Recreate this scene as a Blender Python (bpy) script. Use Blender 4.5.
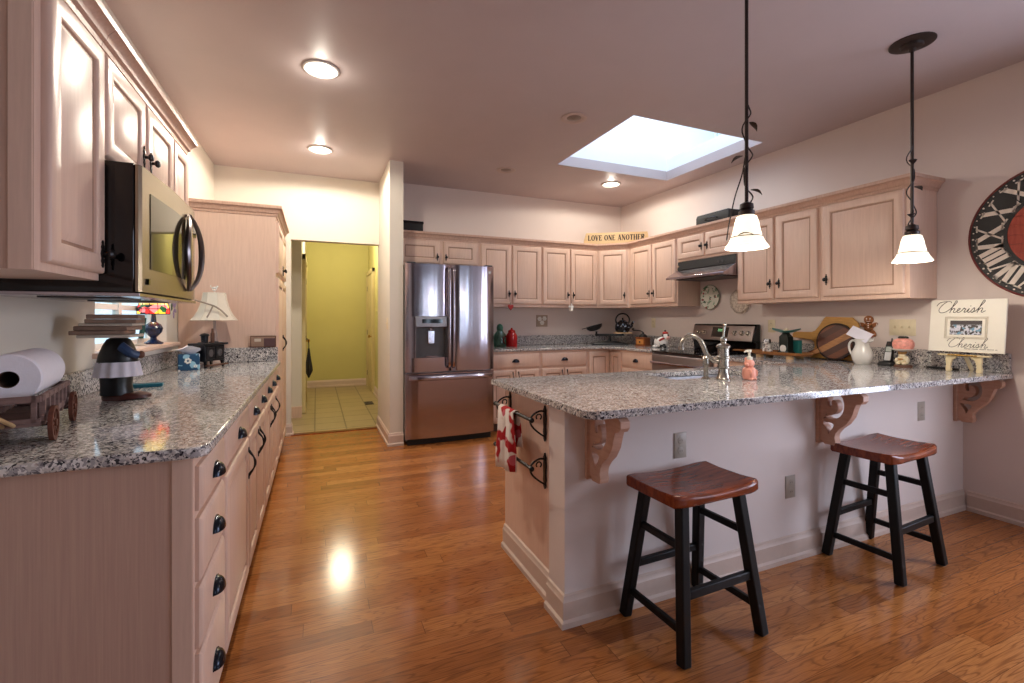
import bpy, bmesh, math, random
from math import sin, cos, pi, radians
from mathutils import Vector, Matrix
from mathutils.geometry import tessellate_polygon
random.seed(7)
S = bpy.context.scene
for o in list(bpy.data.objects): bpy.data.objects.remove(o)
COL = S.collection

def lin(r, g, b):
    f = lambda c: (c/255/12.92) if c/255 <= .04045 else ((c/255+.055)/1.055)**2.4
    return (f(r), f(g), f(b))

# ------------------------------------------------------------------ camera
cd = bpy.data.cameras.new('camera'); cam = bpy.data.objects.new('camera', cd); COL.objects.link(cam)
cam.location = (0, 0, 1.25); cam.rotation_euler = (pi/2, 0, -0.3998)
cd.sensor_width = 36; cd.lens = 462.7*36/1024; cd.shift_y = -22.83/1024; cd.clip_start = .02
S.camera = cam
# ------------------------------------------------------------------ exposure, sky, daylight
S.view_settings.view_transform = 'Standard'; S.view_settings.look = 'None'
S.view_settings.gamma = 1; S.view_settings.use_curve_mapping = False
S.view_settings.exposure = 0.12
S.cycles.use_denoising = True
S.cycles.max_bounces = 8; S.cycles.diffuse_bounces = 5
S.cycles.sample_clamp_indirect = 6
W_ = bpy.data.worlds.new('sky'); S.world = W_; W_.use_nodes = True
bgn = W_.node_tree.nodes['Background']; bgn.inputs[0].default_value = (.72, .85, 1, 1); bgn.inputs[1].default_value = 1.6

def area(name, loc, rot, sx, sy, power, col, spread=pi):
    l = bpy.data.lights.new(name, 'AREA'); l.shape = 'RECTANGLE'; l.size = sx; l.size_y = sy
    l.energy = power; l.color = col; l.spread = spread
    o = bpy.data.objects.new(name, l); o.location = loc; o.rotation_euler = rot; COL.objects.link(o)
    o['kind'] = 'helper'; return o
DAY = (.80, .84, 1)
area('skylight_daylight', (3.0, 3.5, 3.85), (0, 0, 0), 1.3, 1.1, 15, (.72, .83, 1))
for rx_, rw_, rp_ in ((2.40, .13, 9), (2.86, .07, 6), (3.36, .30, 22)): area('rear_window_daylight', (rx_, -3.78, 1.42), (-pi/2, 0, pi), rw_, 1.75, rp_, DAY)
area('side_window_daylight', (4.12, .06, 1.4), (0, pi/2, 0), 1.8, 1.22, 105, (.88, .82, 1))
def point(name, loc, power, col, r=.05):
    l = bpy.data.lights.new(name, 'POINT'); l.energy = power; l.color = col; l.shadow_soft_size = r
    o = bpy.data.objects.new(name, l); o.location = loc; COL.objects.link(o); o['kind'] = 'helper'; return o
WARM = (1, .92, .79)
CEIL = 2.8065

# ------------------------------------------------------------------ materials
MATS = {}
class NT:
    def __init__(s, name):
        s.m = bpy.data.materials.new(name); s.m.use_nodes = True
        s.t = s.m.node_tree; s.n = s.t.nodes; s.b = s.n['Principled BSDF']; MATS[name] = s.m
    def add(s, ty, **kw):
        n = s.n.new(ty)
        for k, v in kw.items():
            if hasattr(n, k): setattr(n, k, v)
            else: n.inputs[k.replace('_', ' ')].default_value = v
        return n
    def link(s, a, b): s.t.links.new(a, b)
    def coord(s, scale=(1, 1, 1), rot=(0, 0, 0)):
        c = s.add('ShaderNodeTexCoord'); m = s.add('ShaderNodeMapping')
        m.inputs['Scale'].default_value = scale; m.inputs['Rotation'].default_value = rot
        s.link(c.outputs['Object'], m.inputs[0]); return m.outputs[0]
    def ramp(s, fac, stops, interp='LINEAR'):
        r = s.add('ShaderNodeValToRGB'); r.color_ramp.interpolation = interp
        e = r.color_ramp.elements
        while len(e) < len(stops): e.new(.5)
        for k, (p, c) in enumerate(stops):
            e[k].position = p; e[k].color = (*c, 1)
        s.link(fac, r.inputs[0]); return r.outputs[0]
    def noise(s, vec, scale, detail=3, rough=.55, dist=0):
        n = s.add('ShaderNodeTexNoise'); n.inputs['Scale'].default_value = scale; n.inputs['Detail'].default_value = detail
        n.inputs['Roughness'].default_value = rough; n.inputs['Distortion'].default_value = dist
        s.link(vec, n.inputs['Vector']); return n.outputs['Fac']
    def mix(s, fac, a, b, mode='MIX'):
        m = s.add('ShaderNodeMix'); m.data_type = 'RGBA'; m.blend_type = mode
        for k, v in ((0, fac), (6, a), (7, b)):
            if hasattr(v, 'type') and hasattr(v, 'is_linked'): s.link(v, m.inputs[k])
            elif k == 0: m.inputs[0].default_value = v
            else: m.inputs[k].default_value = (*v, 1)
        return m.outputs[2]
    def bump(s, h, strength=.1, dist=.002):
        b = s.add('ShaderNodeBump'); b.inputs['Strength'].default_value = strength; b.inputs['Distance'].default_value = dist
        s.link(h, b.inputs['Height']); s.link(b.outputs[0], s.b.inputs['Normal'])
    def set(s, rough=.5, metal=0, spec=.5, **kw):
        s.b.inputs['Roughness'].default_value = rough; s.b.inputs['Metallic'].default_value = metal
        s.b.inputs['Specular IOR Level'].default_value = spec
        for k, v in kw.items(): s.b.inputs[k.replace('_', ' ')].default_value = v
    def base(s, c): s.link(c, s.b.inputs['Base Color'])

def plain(name, rgb, rough=.5, metal=0, var=.06, scale=25, bump=0, spec=.5, **kw):
    if name in MATS: return MATS[name]
    t = NT(name); v = t.coord(); n = t.noise(v, scale)
    c = lin(*rgb); t.base(t.ramp(n, [(.3, tuple(x*(1-var) for x in c)), (.7, tuple(min(1, x*(1+var)) for x in c))]))
    t.set(rough, metal, spec, **kw)
    if bump: t.bump(t.noise(v, 180, 2), bump)
    return t.m
def wood(name, rgb1, rgb2, scale=(3, 3, 40), rough=.4, sc=3, spec=.4):
    t = NT(name); v = t.coord(scale); n = t.noise(v, sc, 6, .6, .4)
    t.base(t.ramp(n, [(.3, lin(*rgb1)), (.72, lin(*rgb2))])); t.set(rough, 0, spec); return t.m

def granite():
    t = NT('granite'); v = t.coord()
    vo = t.add('ShaderNodeTexVoronoi'); vo.inputs['Scale'].default_value = 150; vo.inputs['Randomness'].default_value = 1
    n0 = t.add('ShaderNodeTexNoise'); n0.inputs['Scale'].default_value = 60; t.link(v, n0.inputs['Vector'])
    mx = t.mix(.025, (0, 0, 0), n0.outputs['Color'], 'MIX')
    ad = t.add('ShaderNodeVectorMath', operation='ADD'); t.link(v, ad.inputs[0]); t.link(mx, ad.inputs[1])
    t.link(ad.outputs[0], vo.inputs['Vector'])
    sep = t.add('ShaderNodeSeparateColor'); t.link(vo.outputs['Color'], sep.inputs[0])
    cells = t.ramp(sep.outputs[0], [(0, lin(46, 44, 50)), (.09, lin(104, 100, 104)), (.24, lin(160, 156, 156)), (.46, lin(196, 190, 184)), (.74, lin(224, 220, 216))], 'CONSTANT')
    big = t.noise(v, 22, 4, .6)
    c = t.mix(t.ramp(big, [(.54, (0, 0, 0)), (.68, (.5, .5, .5))]), cells, lin(118, 112, 114))
    blk = t.noise(v, 85, 3, .6)
    c = t.mix(t.ramp(blk, [(.62, (0, 0, 0)), (.66, (1, 1, 1))]), c, lin(36, 34, 38))
    tan = t.noise(v, 40, 2)
    c = t.mix(t.ramp(tan, [(.66, (0, 0, 0)), (.74, (.4, .4, .4))]), c, lin(158, 130, 110))
    t.base(c); t.set(.08, 0, .55); return t.m
def floorwood():
    t = NT('oak_floor'); v = t.coord()
    def ma(op, a, b=None):
        n = t.add('ShaderNodeMath', operation=op)
        for k, q in enumerate((a, b)):
            if q is None: continue
            if isinstance(q, (int, float)): n.inputs[k].default_value = q
            else: t.link(q, n.inputs[k])
        return n.outputs[0]
    sp = t.add('ShaderNodeSeparateXYZ'); t.link(v, sp.inputs[0])
    ry = ma('DIVIDE', sp.outputs[1], .083); row = ma('FLOOR', ry); fy = ma('FRACT', ry)
    wn = t.add('ShaderNodeTexWhiteNoise'); wn.noise_dimensions = '1D'; t.link(row, wn.inputs['W'])
    rx = ma('ADD', ma('DIVIDE', sp.outputs[0], 1.05), ma('MULTIPLY', wn.outputs['Value'], 7.3)); col = ma('FLOOR', rx); fx = ma('FRACT', rx)
    cb = t.add('ShaderNodeCombineXYZ'); t.link(row, cb.inputs[0]); t.link(col, cb.inputs[1])
    w2 = t.add('ShaderNodeTexWhiteNoise'); w2.noise_dimensions = '2D'; t.link(cb.outputs[0], w2.inputs['Vector'])
    idv = w2.outputs['Value']
    ey = ma('ABSOLUTE', ma('SUBTRACT', fy, .5)); ex = ma('ABSOLUTE', ma('SUBTRACT', fx, .5))
    gap = ma('MAXIMUM', ma('GREATER_THAN', ey, .488), ma('GREATER_THAN', ex, .4988))
    mu = ma('MULTIPLY', idv, 37)
    c2 = t.add('ShaderNodeCombineXYZ'); t.link(mu, c2.inputs[0]); t.link(mu, c2.inputs[2])
    m2 = t.add('ShaderNodeMapping'); m2.inputs['Scale'].default_value = (1.3, 13, 1); t.link(v, m2.inputs[0])
    ad = t.add('ShaderNodeVectorMath', operation='ADD'); t.link(m2.outputs[0], ad.inputs[0]); t.link(c2.outputs[0], ad.inputs[1])
    g = t.noise(ad.outputs[0], 1.3, 2, .45, .4)
    fr = ma('PINGPONG', ma('MULTIPLY', g, 26), 1)
    fine = t.add('ShaderNodeMapping'); fine.inputs['Scale'].default_value = (6, 160, 1); t.link(v, fine.inputs[0])
    fn = t.noise(fine.outputs[0], 1.5, 4, .6)
    tone = t.ramp(idv, FLOOR_TONES)
    c = t.mix(t.ramp(fr, [(.0, (.5, .5, .5)), (.40, (0, 0, 0))]), tone, FLOOR_DARK)
    c = t.mix(t.ramp(fn, [(.35, (.35, .35, .35)), (.6, (0, 0, 0))]), c, FLOOR_DARK)
    c = t.mix(ma('MULTIPLY', gap, .7), c, lin(60, 30, 16))
    t.base(c); t.set(.16, 0, .5)
    bh = t.mix(.25, t.noise(v, 7, 1), gap); t.bump(bh, -.12, .004)
    return t.m
FLOOR_TONES = [(0, lin(152, 92, 46)), (.35, lin(172, 106, 54)), (.7, lin(180, 114, 60)), (1, lin(194, 128, 72))]
FLOOR_DARK = lin(78, 36, 18)
def tilemat():
    t = NT('floor_tile'); v = t.coord(); v.node.inputs['Location'].default_value = (.018, .05, 0)
    br = t.add('ShaderNodeTexBrick'); br.offset = 0
    br.inputs['Scale'].default_value = 1; br.inputs['Brick Width'].default_value = .335; br.inputs['Row Height'].default_value = .335
    br.inputs['Mortar Size'].default_value = .008
    br.inputs['Color1'].default_value = (*lin(166, 148, 108), 1); br.inputs['Color2'].default_value = (*lin(156, 138, 98), 1); br.inputs['Mortar'].default_value = (*lin(92, 78, 52), 1)
    t.link(v, br.inputs['Vector']); n = t.noise(v, 9)
    t.base(t.mix(t.ramp(n, [(.35, (0, 0, 0)), (.7, (.35, .35, .35))]), br.outputs['Color'], lin(180, 156, 116))); t.set(.35); return t.m
def steel(name, rgb, rough=.24, sc=(1, 1, 220), wob=True):
    t = NT(name); v = t.coord(sc); n = t.noise(v, 4, 2)
    c = lin(*rgb); t.base(t.ramp(n, [(.3, tuple(x*.93 for x in c)), (.7, tuple(min(1, x*1.05) for x in c))]))
    t.set(rough, 1)
    if wob:
        w = t.coord((9, 9, .45)); t.bump(t.noise(w, 1.5, 1), .2, .01)
    return t.m
def glass(name, rgb=(235, 245, 245), rough=.02):
    t = NT(name); t.b.inputs['Transmission Weight'].default_value = 1; t.set(rough)
    t.b.inputs['Transmission Weight'].default_value = 1; t.b.inputs['IOR'].default_value = 1.3
    v = t.coord(); n = t.noise(v, 5); c = lin(*rgb); t.base(t.ramp(n, [(0, c), (1, tuple(min(1, x*1.02) for x in c))])); return t.m
def pane(name, rgb=(240, 248, 250)):
    t = NT(name); out = t.n['Material Output']; tr = t.add('ShaderNodeBsdfTransparent'); gl = t.add('ShaderNodeBsdfGlossy'); gl.inputs['Roughness'].default_value = .02
    tr.inputs[0].default_value = (*lin(*rgb), 1); mx = t.add('ShaderNodeMixShader'); mx.inputs[0].default_value = .06
    t.link(tr.outputs[0], mx.inputs[1]); t.link(gl.outputs[0], mx.inputs[2]); t.link(mx.outputs[0], out.inputs[0]); return t.m
def glow(name, rgb, strength, base=(240, 235, 225)):
    t = NT(name); v = t.coord(); n = t.noise(v, 12); c = lin(*base)
    t.base(t.ramp(n, [(.3, c), (.7, tuple(x*.97 for x in c))])); t.set(.4)
    t.b.inputs['Emission Color'].default_value = (*lin(*rgb), 1); t.b.inputs['Emission Strength'].default_value = strength; return t.m
def spots(name, ground, stops, scale, rough=.6, lo=.58, hi=.62):
    t = NT(name); v = t.coord(); c = lin(*ground)
    for k, (rgb, thr) in enumerate(stops):
        mp = t.add('ShaderNodeMapping'); mp.inputs['Location'].default_value = (k*3.1, k*1.7, k*.9); t.link(v, mp.inputs[0])
        n = t.noise(mp.outputs[0], scale, 1, .4)
        c = t.mix(t.ramp(n, [(thr, (0, 0, 0)), (thr+.03, (1, 1, 1))]), c, lin(*rgb))
    t.base(c); t.set(rough); return t.m

M = MATS
granite(); floorwood(); tilemat()
plain('wall_paint', (220, 212, 198), .8, var=.015, scale=3, bump=.04)
plain('hall_paint', (198, 190, 122), .8, var=.02, scale=3, bump=.04)
plain('white_wall', (222, 208, 201), .8, var=.015, scale=3, bump=.05)
plain('ceiling_paint', (188, 174, 174), .5, var=.02, scale=4, bump=.35)
plain('trim_paint', (214, 202, 192), .5, var=.02)
plain('trim_pink', (206, 184, 170), .5, var=.03)
plain('white_gloss', (236, 232, 226), .3, var=.02)
plain('shaft_white', (240, 242, 246), .7, var=.01)
wood('maple', (213, 181, 162), (225, 194, 175), (26, 26, 1.6), .36)
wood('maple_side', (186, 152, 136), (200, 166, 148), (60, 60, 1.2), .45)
wood('maple_groove_shade', (158, 122, 102), (172, 136, 114), (26, 26, 1.6), .45)  # darker maple for the door grooves, recess shade put into the colour
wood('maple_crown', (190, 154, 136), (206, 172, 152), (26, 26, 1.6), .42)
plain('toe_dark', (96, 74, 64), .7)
plain('iron_black', (22, 19, 20), .35, .3, var=.2)
plain('iron_blue', (26, 30, 40), .22, .6, var=.2)
plain('bronze', (52, 40, 36), .4, .5, var=.2)
steel('stainless', (178, 170, 178), .17); steel('stainless_dark', (120, 112, 112), .3, (220, 1, 1), False)
steel('nickel', (178, 170, 158), .26, (8, 8, 8), False)
steel('bronze_steel', (158, 146, 128), .26, (1, 1, 200), False); steel('range_steel', (160, 146, 140), .5, (1, 1, 200), False); steel('sink_steel', (214, 214, 220), .38, (8, 8, 8), False)
plain('black_gloss', (12, 10, 11), .06, var=.1)
plain('black_matte', (20, 19, 20), .6, var=.15)
plain('grey_dark', (70, 66, 68), .4)
wood('cherry_seat', (88, 34, 16), (148, 68, 32), (3, 22, 8), .24, 2.5)
plain('stool_black', (8, 9, 10), .5, var=.2, spec=.3)
plain('plate_ivory', (222, 208, 176), .45)
plain('plate_grey', (172, 160, 146), .45)
plain('red_enamel', (168, 16, 22), .2)
pane('clear_glass', (206, 228, 220)); pane('window_pane'); 
glow('lamp_lens', (255, 238, 210), 9); glow('shade_glow', (255, 236, 206), 1.2)
plain('lens_off', (138, 122, 112), .4)

# ------------------------------------------------------------------ mesh builder
WM = {}          # world matrix of every thing / part
class MB:
    def __init__(s): s.v = []; s.f = []; s.mi = []; s.cur = 0; s.T = Matrix.Identity(4)
    def mat(s, k): s.cur = k; return s
    def xf(s, m=None): s.T = m or Matrix.Identity(4); return s
    def add(s, vs, fs):
        b = len(s.v); s.v += [s.T @ Vector(p) for p in vs]
        for f in fs: s.f.append([b+i for i in f]); s.mi.append(s.cur)
        return s
    def box(s, x0, x1, y0, y1, z0, z1):
        return s.add([(x, y, z) for z in (z0, z1) for y in (y0, y1) for x in (x0, x1)],
                     [(0, 2, 3, 1), (4, 5, 7, 6), (0, 1, 5, 4), (2, 6, 7, 3), (0, 4, 6, 2), (1, 3, 7, 5)])
    def loft(s, rings, cap=(True, True), closed=True):
        n = len(rings[0]); vs = [p for r in rings for p in r]; fs = []
        for k in range(len(rings)-1):
            for i in range(n if closed else n-1):
                j = (i+1) % n; fs.append((k*n+i, k*n+j, (k+1)*n+j, (k+1)*n+i))
        if cap[0]: fs.append(tuple(range(n))[::-1])
        if cap[1]: fs.append(tuple((len(rings)-1)*n+i for i in range(n)))
        return s.add(vs, fs)
    def lathe(s, prof, c=(0, 0, 0), seg=24, axis='z', cap=(True, True), sx=1, sy=1, flute=0, nf=8):
        rings = []
        for r, h in prof:
            ring = []
            for i in range(seg):
                a = 2*pi*i/seg; rr = max(r, 1e-5)*(1+flute*cos(nf*a)); x, y = rr*cos(a)*sx, rr*sin(a)*sy
                p = {'z': (x, y, h), 'x': (h, x, y), 'y': (x, h, y)}[axis]
                ring.append((c[0]+p[0], c[1]+p[1], c[2]+p[2]))
            rings.append(ring)
        return s.loft(rings, cap)
    def sph(s, c, r, seg=16, n=10):
        r = (r, r, r) if not hasattr(r, '__len__') else r
        rings = []
        for k in range(n+1):
            t = pi*k/n; q = max(sin(t), 1e-4)
            rings.append([(c[0]+r[0]*q*cos(2*pi*i/seg), c[1]+r[1]*q*sin(2*pi*i/seg), c[2]-r[2]*cos(t)) for i in range(seg)])
        return s.loft(rings)
    def tube(s, pts, r, seg=8, cap=(True, True), flat=1):
        P = [Vector(p) for p in pts]; n = len(P); rr = r if hasattr(r, '__len__') else [r]*n
        rings = []; prev = None
        for k in range(n):
            t = (P[min(k+1, n-1)]-P[max(k-1, 0)]).normalized()
            if prev is None:
                a = Vector((0, 0, 1)) if abs(t.z) < .9 else Vector((1, 0, 0)); u = t.cross(a).normalized()
            else: u = (prev - t*prev.dot(t)).normalized()
            prev = u; w = t.cross(u)
            rings.append([P[k]+(u*cos(2*pi*i/seg)*flat+w*sin(2*pi*i/seg))*rr[k] for i in range(seg)])
        return s.loft(rings, cap)
    def bar(s, a, b, w, h=None, up=(0, 0, 1), w2=None):
        a, b = Vector(a), Vector(b); t = (b-a).normalized(); u = t.cross(Vector(up)).normalized(); v = u.cross(t); h = h or w
        k = (w2/w if w2 else 1)
        q = lambda p, m: [p+u*w*m/2*i+v*h*m/2*j for i, j in ((-1, -1), (1, -1), (1, 1), (-1, 1))]
        return s.loft([q(a, 1), q(b, k)])
    def prism(s, poly, t0, t1, plane='xy', holes=()):
        """polygon (with holes) pushed along the axis the plane leaves over"""
        def P(p, t): return {'xy': (p[0], p[1], t), 'xz': (p[0], t, p[1]), 'yz': (t, p[0], p[1])}[plane]
        loops = [list(poly)]+[list(h) for h in holes]
        flat = [p for l in loops for p in l]; N = len(flat)
        if len(loops) == 1: tris = [tuple(range(N))]
        else: tris = tessellate_polygon([[Vector((p[0], p[1], 0)) for p in l] for l in loops])
        vs = [P(p, t0) for p in flat]+[P(p, t1) for p in flat]; fs = []
        for t in tris: fs += [tuple(t)[::-1], tuple(N+i for i in t)]
        b = 0
        for l in loops:
            n = len(l)
            for i in range(n):
                j = (i+1) % n; fs.append((b+i, b+j, N+b+j, N+b+i))
            b += n
        return s.add(vs, fs)
    def sweep(s, prof, path, cap=True):
        """profile (out, z) carried along an xy polyline; out is to the right of travel"""
        P = [Vector((p[0], p[1])) for p in path]; n = len(P); rings = []
        for k in range(n):
            d0 = (P[k]-P[k-1]).normalized() if k else None; d1 = (P[k+1]-P[k]).normalized() if k < n-1 else None
            d0 = d0 or d1; d1 = d1 or d0
            n0 = Vector((d0.y, -d0.x)); n1 = Vector((d1.y, -d1.x)); m = (n0+n1).normalized(); m = m/max(.3, m.dot(n0))
            rings.append([(P[k].x+m.x*o, P[k].y+m.y*o, z) for o, z in prof])
        return s.loft(rings, (cap, cap))
    def build(s, name, mats, parent=None, bevel=0, angle=35, seg=2):
        if isinstance(mats, str): mats = [mats]
        inv = Matrix.Identity(4)
        me = bpy.data.meshes.new(name); me.from_pydata([tuple(p) for p in s.v], [], s.f)
        for m in mats: me.materials.append(M[m])
        for p, k in zip(me.polygons, s.mi): p.material_index = k
        bm = bmesh.new(); bm.from_mesh(me); bmesh.ops.recalc_face_normals(bm, faces=bm.faces); bm.to_mesh(me); bm.free()
        me.shade_smooth(); me.set_sharp_from_angle(angle=radians(angle))
        o = bpy.data.objects.new(name, me); COL.objects.link(o)
        if parent: o.parent = parent
        if bevel:
            b = o.modifiers.new('edge', 'BEVEL'); b.width = bevel; b.segments = seg; b.limit_method = 'ANGLE'; b.angle_limit = radians(40)
        return o
def rot(z=0, x=0, y=0, loc=(0, 0, 0)):
    return Matrix.Translation(loc) @ Matrix.Rotation(z, 4, 'Z') @ Matrix.Rotation(y, 4, 'Y') @ Matrix.Rotation(x, 4, 'X')
def tag(o, label, cat, group=None):
    o['label'] = label; o['category'] = cat
    if group: o['group'] = group
    return o
def thing(name, label, cat, loc=(0, 0, 0), rz=0, group=None):
    o = bpy.data.objects.new(name, None); o.empty_display_size = .05; COL.objects.link(o)
    o.location = loc; o.rotation_euler = (0, 0, rz); return tag(o, label, cat, group)
def struct(o): o['kind'] = 'structure'; return o
def dup(root, loc, label, rz=None):
    r = root.copy(); COL.objects.link(r); r.location = loc; r['label'] = label
    if rz is not None: r.rotation_euler = (0, 0, rz)
    for ch in list(root.children):
        c = ch.copy(); COL.objects.link(c); c.parent = r
        for g in list(ch.children):
            d = g.copy(); COL.objects.link(d); d.parent = c
    return r
def catmull(P, n=8):
    P = [Vector(p) for p in P]; out = []
    for k in range(len(P)-1):
        a, b, c, d = P[max(k-1, 0)], P[k], P[k+1], P[min(k+2, len(P)-1)]
        for i in range(n):
            t = i/n; out.append(.5*((2*b)+(c-a)*t+(2*a-5*b+4*c-d)*t*t+(3*b-a-3*c+d)*t**3))
    return out+[P[-1]]
def arc(cx, cy, r, a0, a1, n=8):
    return [(cx+r*cos(radians(a0+(a1-a0)*i/n)), cy+r*sin(radians(a0+(a1-a0)*i/n))) for i in range(n+1)]

# ------------------------------------------------------------------ room shell
XL, XR, YB, YD = -.954, 3.9277, 5.3764, 5.477
RY = -3.6
struct(MB().box(-1.3, 4.2, RY-.1, YD, -.1, 0).build('floor', 'oak_floor'))
struct(MB().box(-1.3, 1.1, YD, 9.4, -.1, -.002).build('floor_hall', 'floor_tile'))
sx0, sx1, sy0, sy1 = 2.238, 3.634, 2.902, 4.12      # skylight opening
hole = [(sx0, sy0), (sx1, sy0), (sx1, sy1), (sx0, sy1)]
struct(MB().prism([(-1.3, RY-.1), (4.2, RY-.1), (4.2, 9.4), (-1.3, 9.4)], CEIL, CEIL+.1, 'xy', [hole]).build('ceiling', 'ceiling_paint'))
# left wall with its window opening
wy0, wy1, wz0, wz1 = 2.75, 3.87, 1.075, 2.0
b = MB(); T = XL-.12
b.box(T, XL, RY, wy0, 0, CEIL).box(T, XL, wy1, YD, 0, CEIL).box(T, XL, wy0, wy1, 0, wz0).box(T, XL, wy0, wy1, wz1, CEIL)
struct(b.build('wall_left', 'wall_paint'))
DX0, DX1, DZ = -.252, .6615, 2.0985
b = MB().box(T, DX0, YD, YD+.12, 0, CEIL).box(DX0, DX1, YD, YD+.12, DZ, CEIL)
struct(b.build('wall_doorway', 'wall_paint'))
struct(MB().box(DX1, .794, 4.648, YD+.12, 0, CEIL).build('wall_partition', 'wall_paint'))
struct(MB().box(.794, 4.05, YB, YB+.12, 0, CEIL).build('wall_back', 'white_wall'))
ry0, ry1, rz0, rz1 = -.57, .69, .5, 2.3
b = MB(); q = XR+.12
b.box(XR, q, RY, ry0, 0, CEIL).box(XR, q, ry1, YB, 0, CEIL).box(XR, q, ry0, ry1, 0, rz0).box(XR, q, ry0, ry1, rz1, CEIL)
struct(b.build('wall_right', 'white_wall'))
rx0, rx1 = 1.8, 4.0-.25
b = MB().box(T, rx0, RY-.1, RY, 0, CEIL).box(rx1, q, RY-.1, RY, 0, CEIL)
for xa, xb in ((rx0, 2.32), (2.48, 2.81), (2.91, 3.19), (3.53, rx1)): b.box(xa, xb, RY-.1, RY, .45, 2.35)
b.box(rx0, rx1, RY-.1, RY, 0, .45).box(rx0, rx1, RY-.1, RY, 2.35, CEIL)
struct(b.build('wall_rear', plain('rear_bounce_dark', (104, 92, 88), .8, var=.02).name))  # unseen wall, coloured dark to cut bounce light on the left cabinet ends
PY, PX0 = 1.653, .931
struct(MB().box(PX0, XR, PY, 1.79, 0, .884).build('wall_bar', 'white_wall'))
# hall beyond the doorway
struct(MB().box(-1.2, 1.02, 9.13, 9.25, 0, CEIL).build('wall_hall_end', 'hall_paint'))
struct(MB().box(.90, 1.02, YD+.12, 9.13, 0, CEIL).build('wall_hall_right', 'hall_paint'))
struct(MB().box(-1.2, -.175, 6.45, 6.57, 0, CEIL).box(-.295, -.175, 6.57, 9.13, 0, CEIL).build('wall_hall_left', 'wall_paint'))
struct(MB().box(-1.2, -1.08, YD+.12, 6.45, 0, CEIL).build('wall_hall_side', 'wall_paint'))
# baseboards
BB = [(0, 0), (.024, 0), (.024, .022), (.014, .03), (.014, .10), (.009, .106), (.007, .122), (0, .127)]
def bb(name, path, m='trim_pink'): struct(MB().sweep(BB, path).build(name, m))
bb('baseboard_bar', [(.956, 2.36), (.956, 1.80)][::-1][::-1])
bb('baseboard_bar_front', [(PX0, 1.792), (PX0, PY), (XR, PY)])
bb('baseboard_right', [(XR, PY-.026), (XR, RY)])
bb('baseboard_partition', [(DX1, YD+.11), (DX1, 4.648), (.794, 4.648)])
bb('baseboard_doorway', [(-.298, YD), (DX0, YD), (DX0, YD+.11)])
bb('baseboard_hall_right', [(.90, 9.13), (.90, YD+.13)])
bb('baseboard_hall_end', [(-.17, 9.13), (.90, 9.13)])
struct(MB().box(-1.07, -.17, 6.42, 6.45, -.001, .14).build('baseboard_hall_left', 'maple'))
struct(MB().box(DX0, DX1, YD-.03, YD+.05, 0, .008).build('trim_1', 'cherry_seat'))
# skylight well
w = struct(bpy.data.objects.new('window_1', None)); COL.objects.link(w)
b = MB(); zt = 3.9
b.box(sx0-.05, sx0, sy0-.05, sy1+.05, CEIL+.1, zt).box(sx0, 4.4, sy1, sy1+.05, CEIL+.1, zt).box(sx0, 4.4, sy0-.05, sy0, CEIL+.1, zt)
b.box(sx1, sx1+.05, sy0, sy1, CEIL+.1, CEIL+.24).box(sx1+.05, 4.4, sy0, sy1, CEIL+.14, CEIL+.24)
b.box(4.35, 4.4, sy0, sy1, CEIL+.24, CEIL+.34).box(4.35, 4.4, sy0, sy1, zt-.1, zt)
b.build('shaft', 'shaft_white', w)
b = MB()
for k in range(9):
    y = sy0+(sy1-sy0)*k/8; b.box(4.345, 4.385, y-.02, y+.02, CEIL+.34, zt-.1)
b.build('window_frame', 'white_gloss', w)
MB().box(4.362, 4.368, sy0, sy1, CEIL+.34, zt-.1).build('glass', 'window_pane', w)
MB().box(sx0, 4.4, sy0, sy1, zt, zt+.02).build('roof_glass', 'window_pane', w)

# ------------------------------------------------------------------ left, side and rear windows
w = struct(bpy.data.objects.new('window_2', None)); COL.objects.link(w)
b = MB(); g = XL-.08
for z in (wz0, wz1-.045): b.box(g-.03, g, wy0, wy1, z, z+.045)
for y in (wy0, (wy0+wy1)/2-.02, wy1-.045): b.box(g-.03, g, y, y+.045, wz0, wz1)
b.box(g-.025, g-.005, wy0, wy1, 1.30, 1.33)
b.build('window_frame', 'white_gloss', w)
MB().box(g-.018, g-.014, wy0, wy1, wz0, wz1).build('glass', 'window_pane', w)
MB().box(g, XL+.075, wy0-.03, wy1+.03, wz0-.012, wz0+.014).build('sill', 'maple', w, .006)
MB().box(XL, XL+.03, wy0-.02, wy1+.02, 1.03, wz0-.012).build('apron', 'white_gloss', w)
for nm, bx in (('window_3', (XR+.02, XR+.06, ry0, ry1, rz0, rz1)), ('window_4', (2.32, 2.48, RY-.06, RY-.02, .45, 2.35)), ('window_5', (2.81, 2.91, RY-.06, RY-.02, .45, 2.35)), ('window_6', (3.19, 3.53, RY-.06, RY-.02, .45, 2.35))):
    w = struct(bpy.data.objects.new(nm, None)); COL.objects.link(w); b = MB()
    x0, x1, y0, y1, z0, z1 = bx
    for z in (z0, (z0+z1)/2-.025, z1-.05): b.box(x0, x1, y0, y1, z, z+.05)
    for k in range(4):
        if nm == 'window_3': y = y0+(y1-y0-.05)*k/3; b.box(x0+.002, x1-.002, y, y+.05, z0+.001, z1-.001)
        elif k in (0, 3): x = x0+(x1-x0-.015)*k/3; b.box(x, x+.015, y0, y1, z0, z1)
    b.build('window_frame', 'white_gloss', w)
    (MB().box((x0+x1)/2-.002, (x0+x1)/2+.002, y0, y1, z0, z1) if nm == 'window_3' else MB().box(x0, x1, (y0+y1)/2-.002, (y0+y1)/2+.002, z0, z1)).build('glass', 'window_pane', w)
struct(MB().box(-9, 9, -9, 14, -.5, -.3).build('ground', plain('lawn', (110, 128, 84), .9).name))

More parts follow.
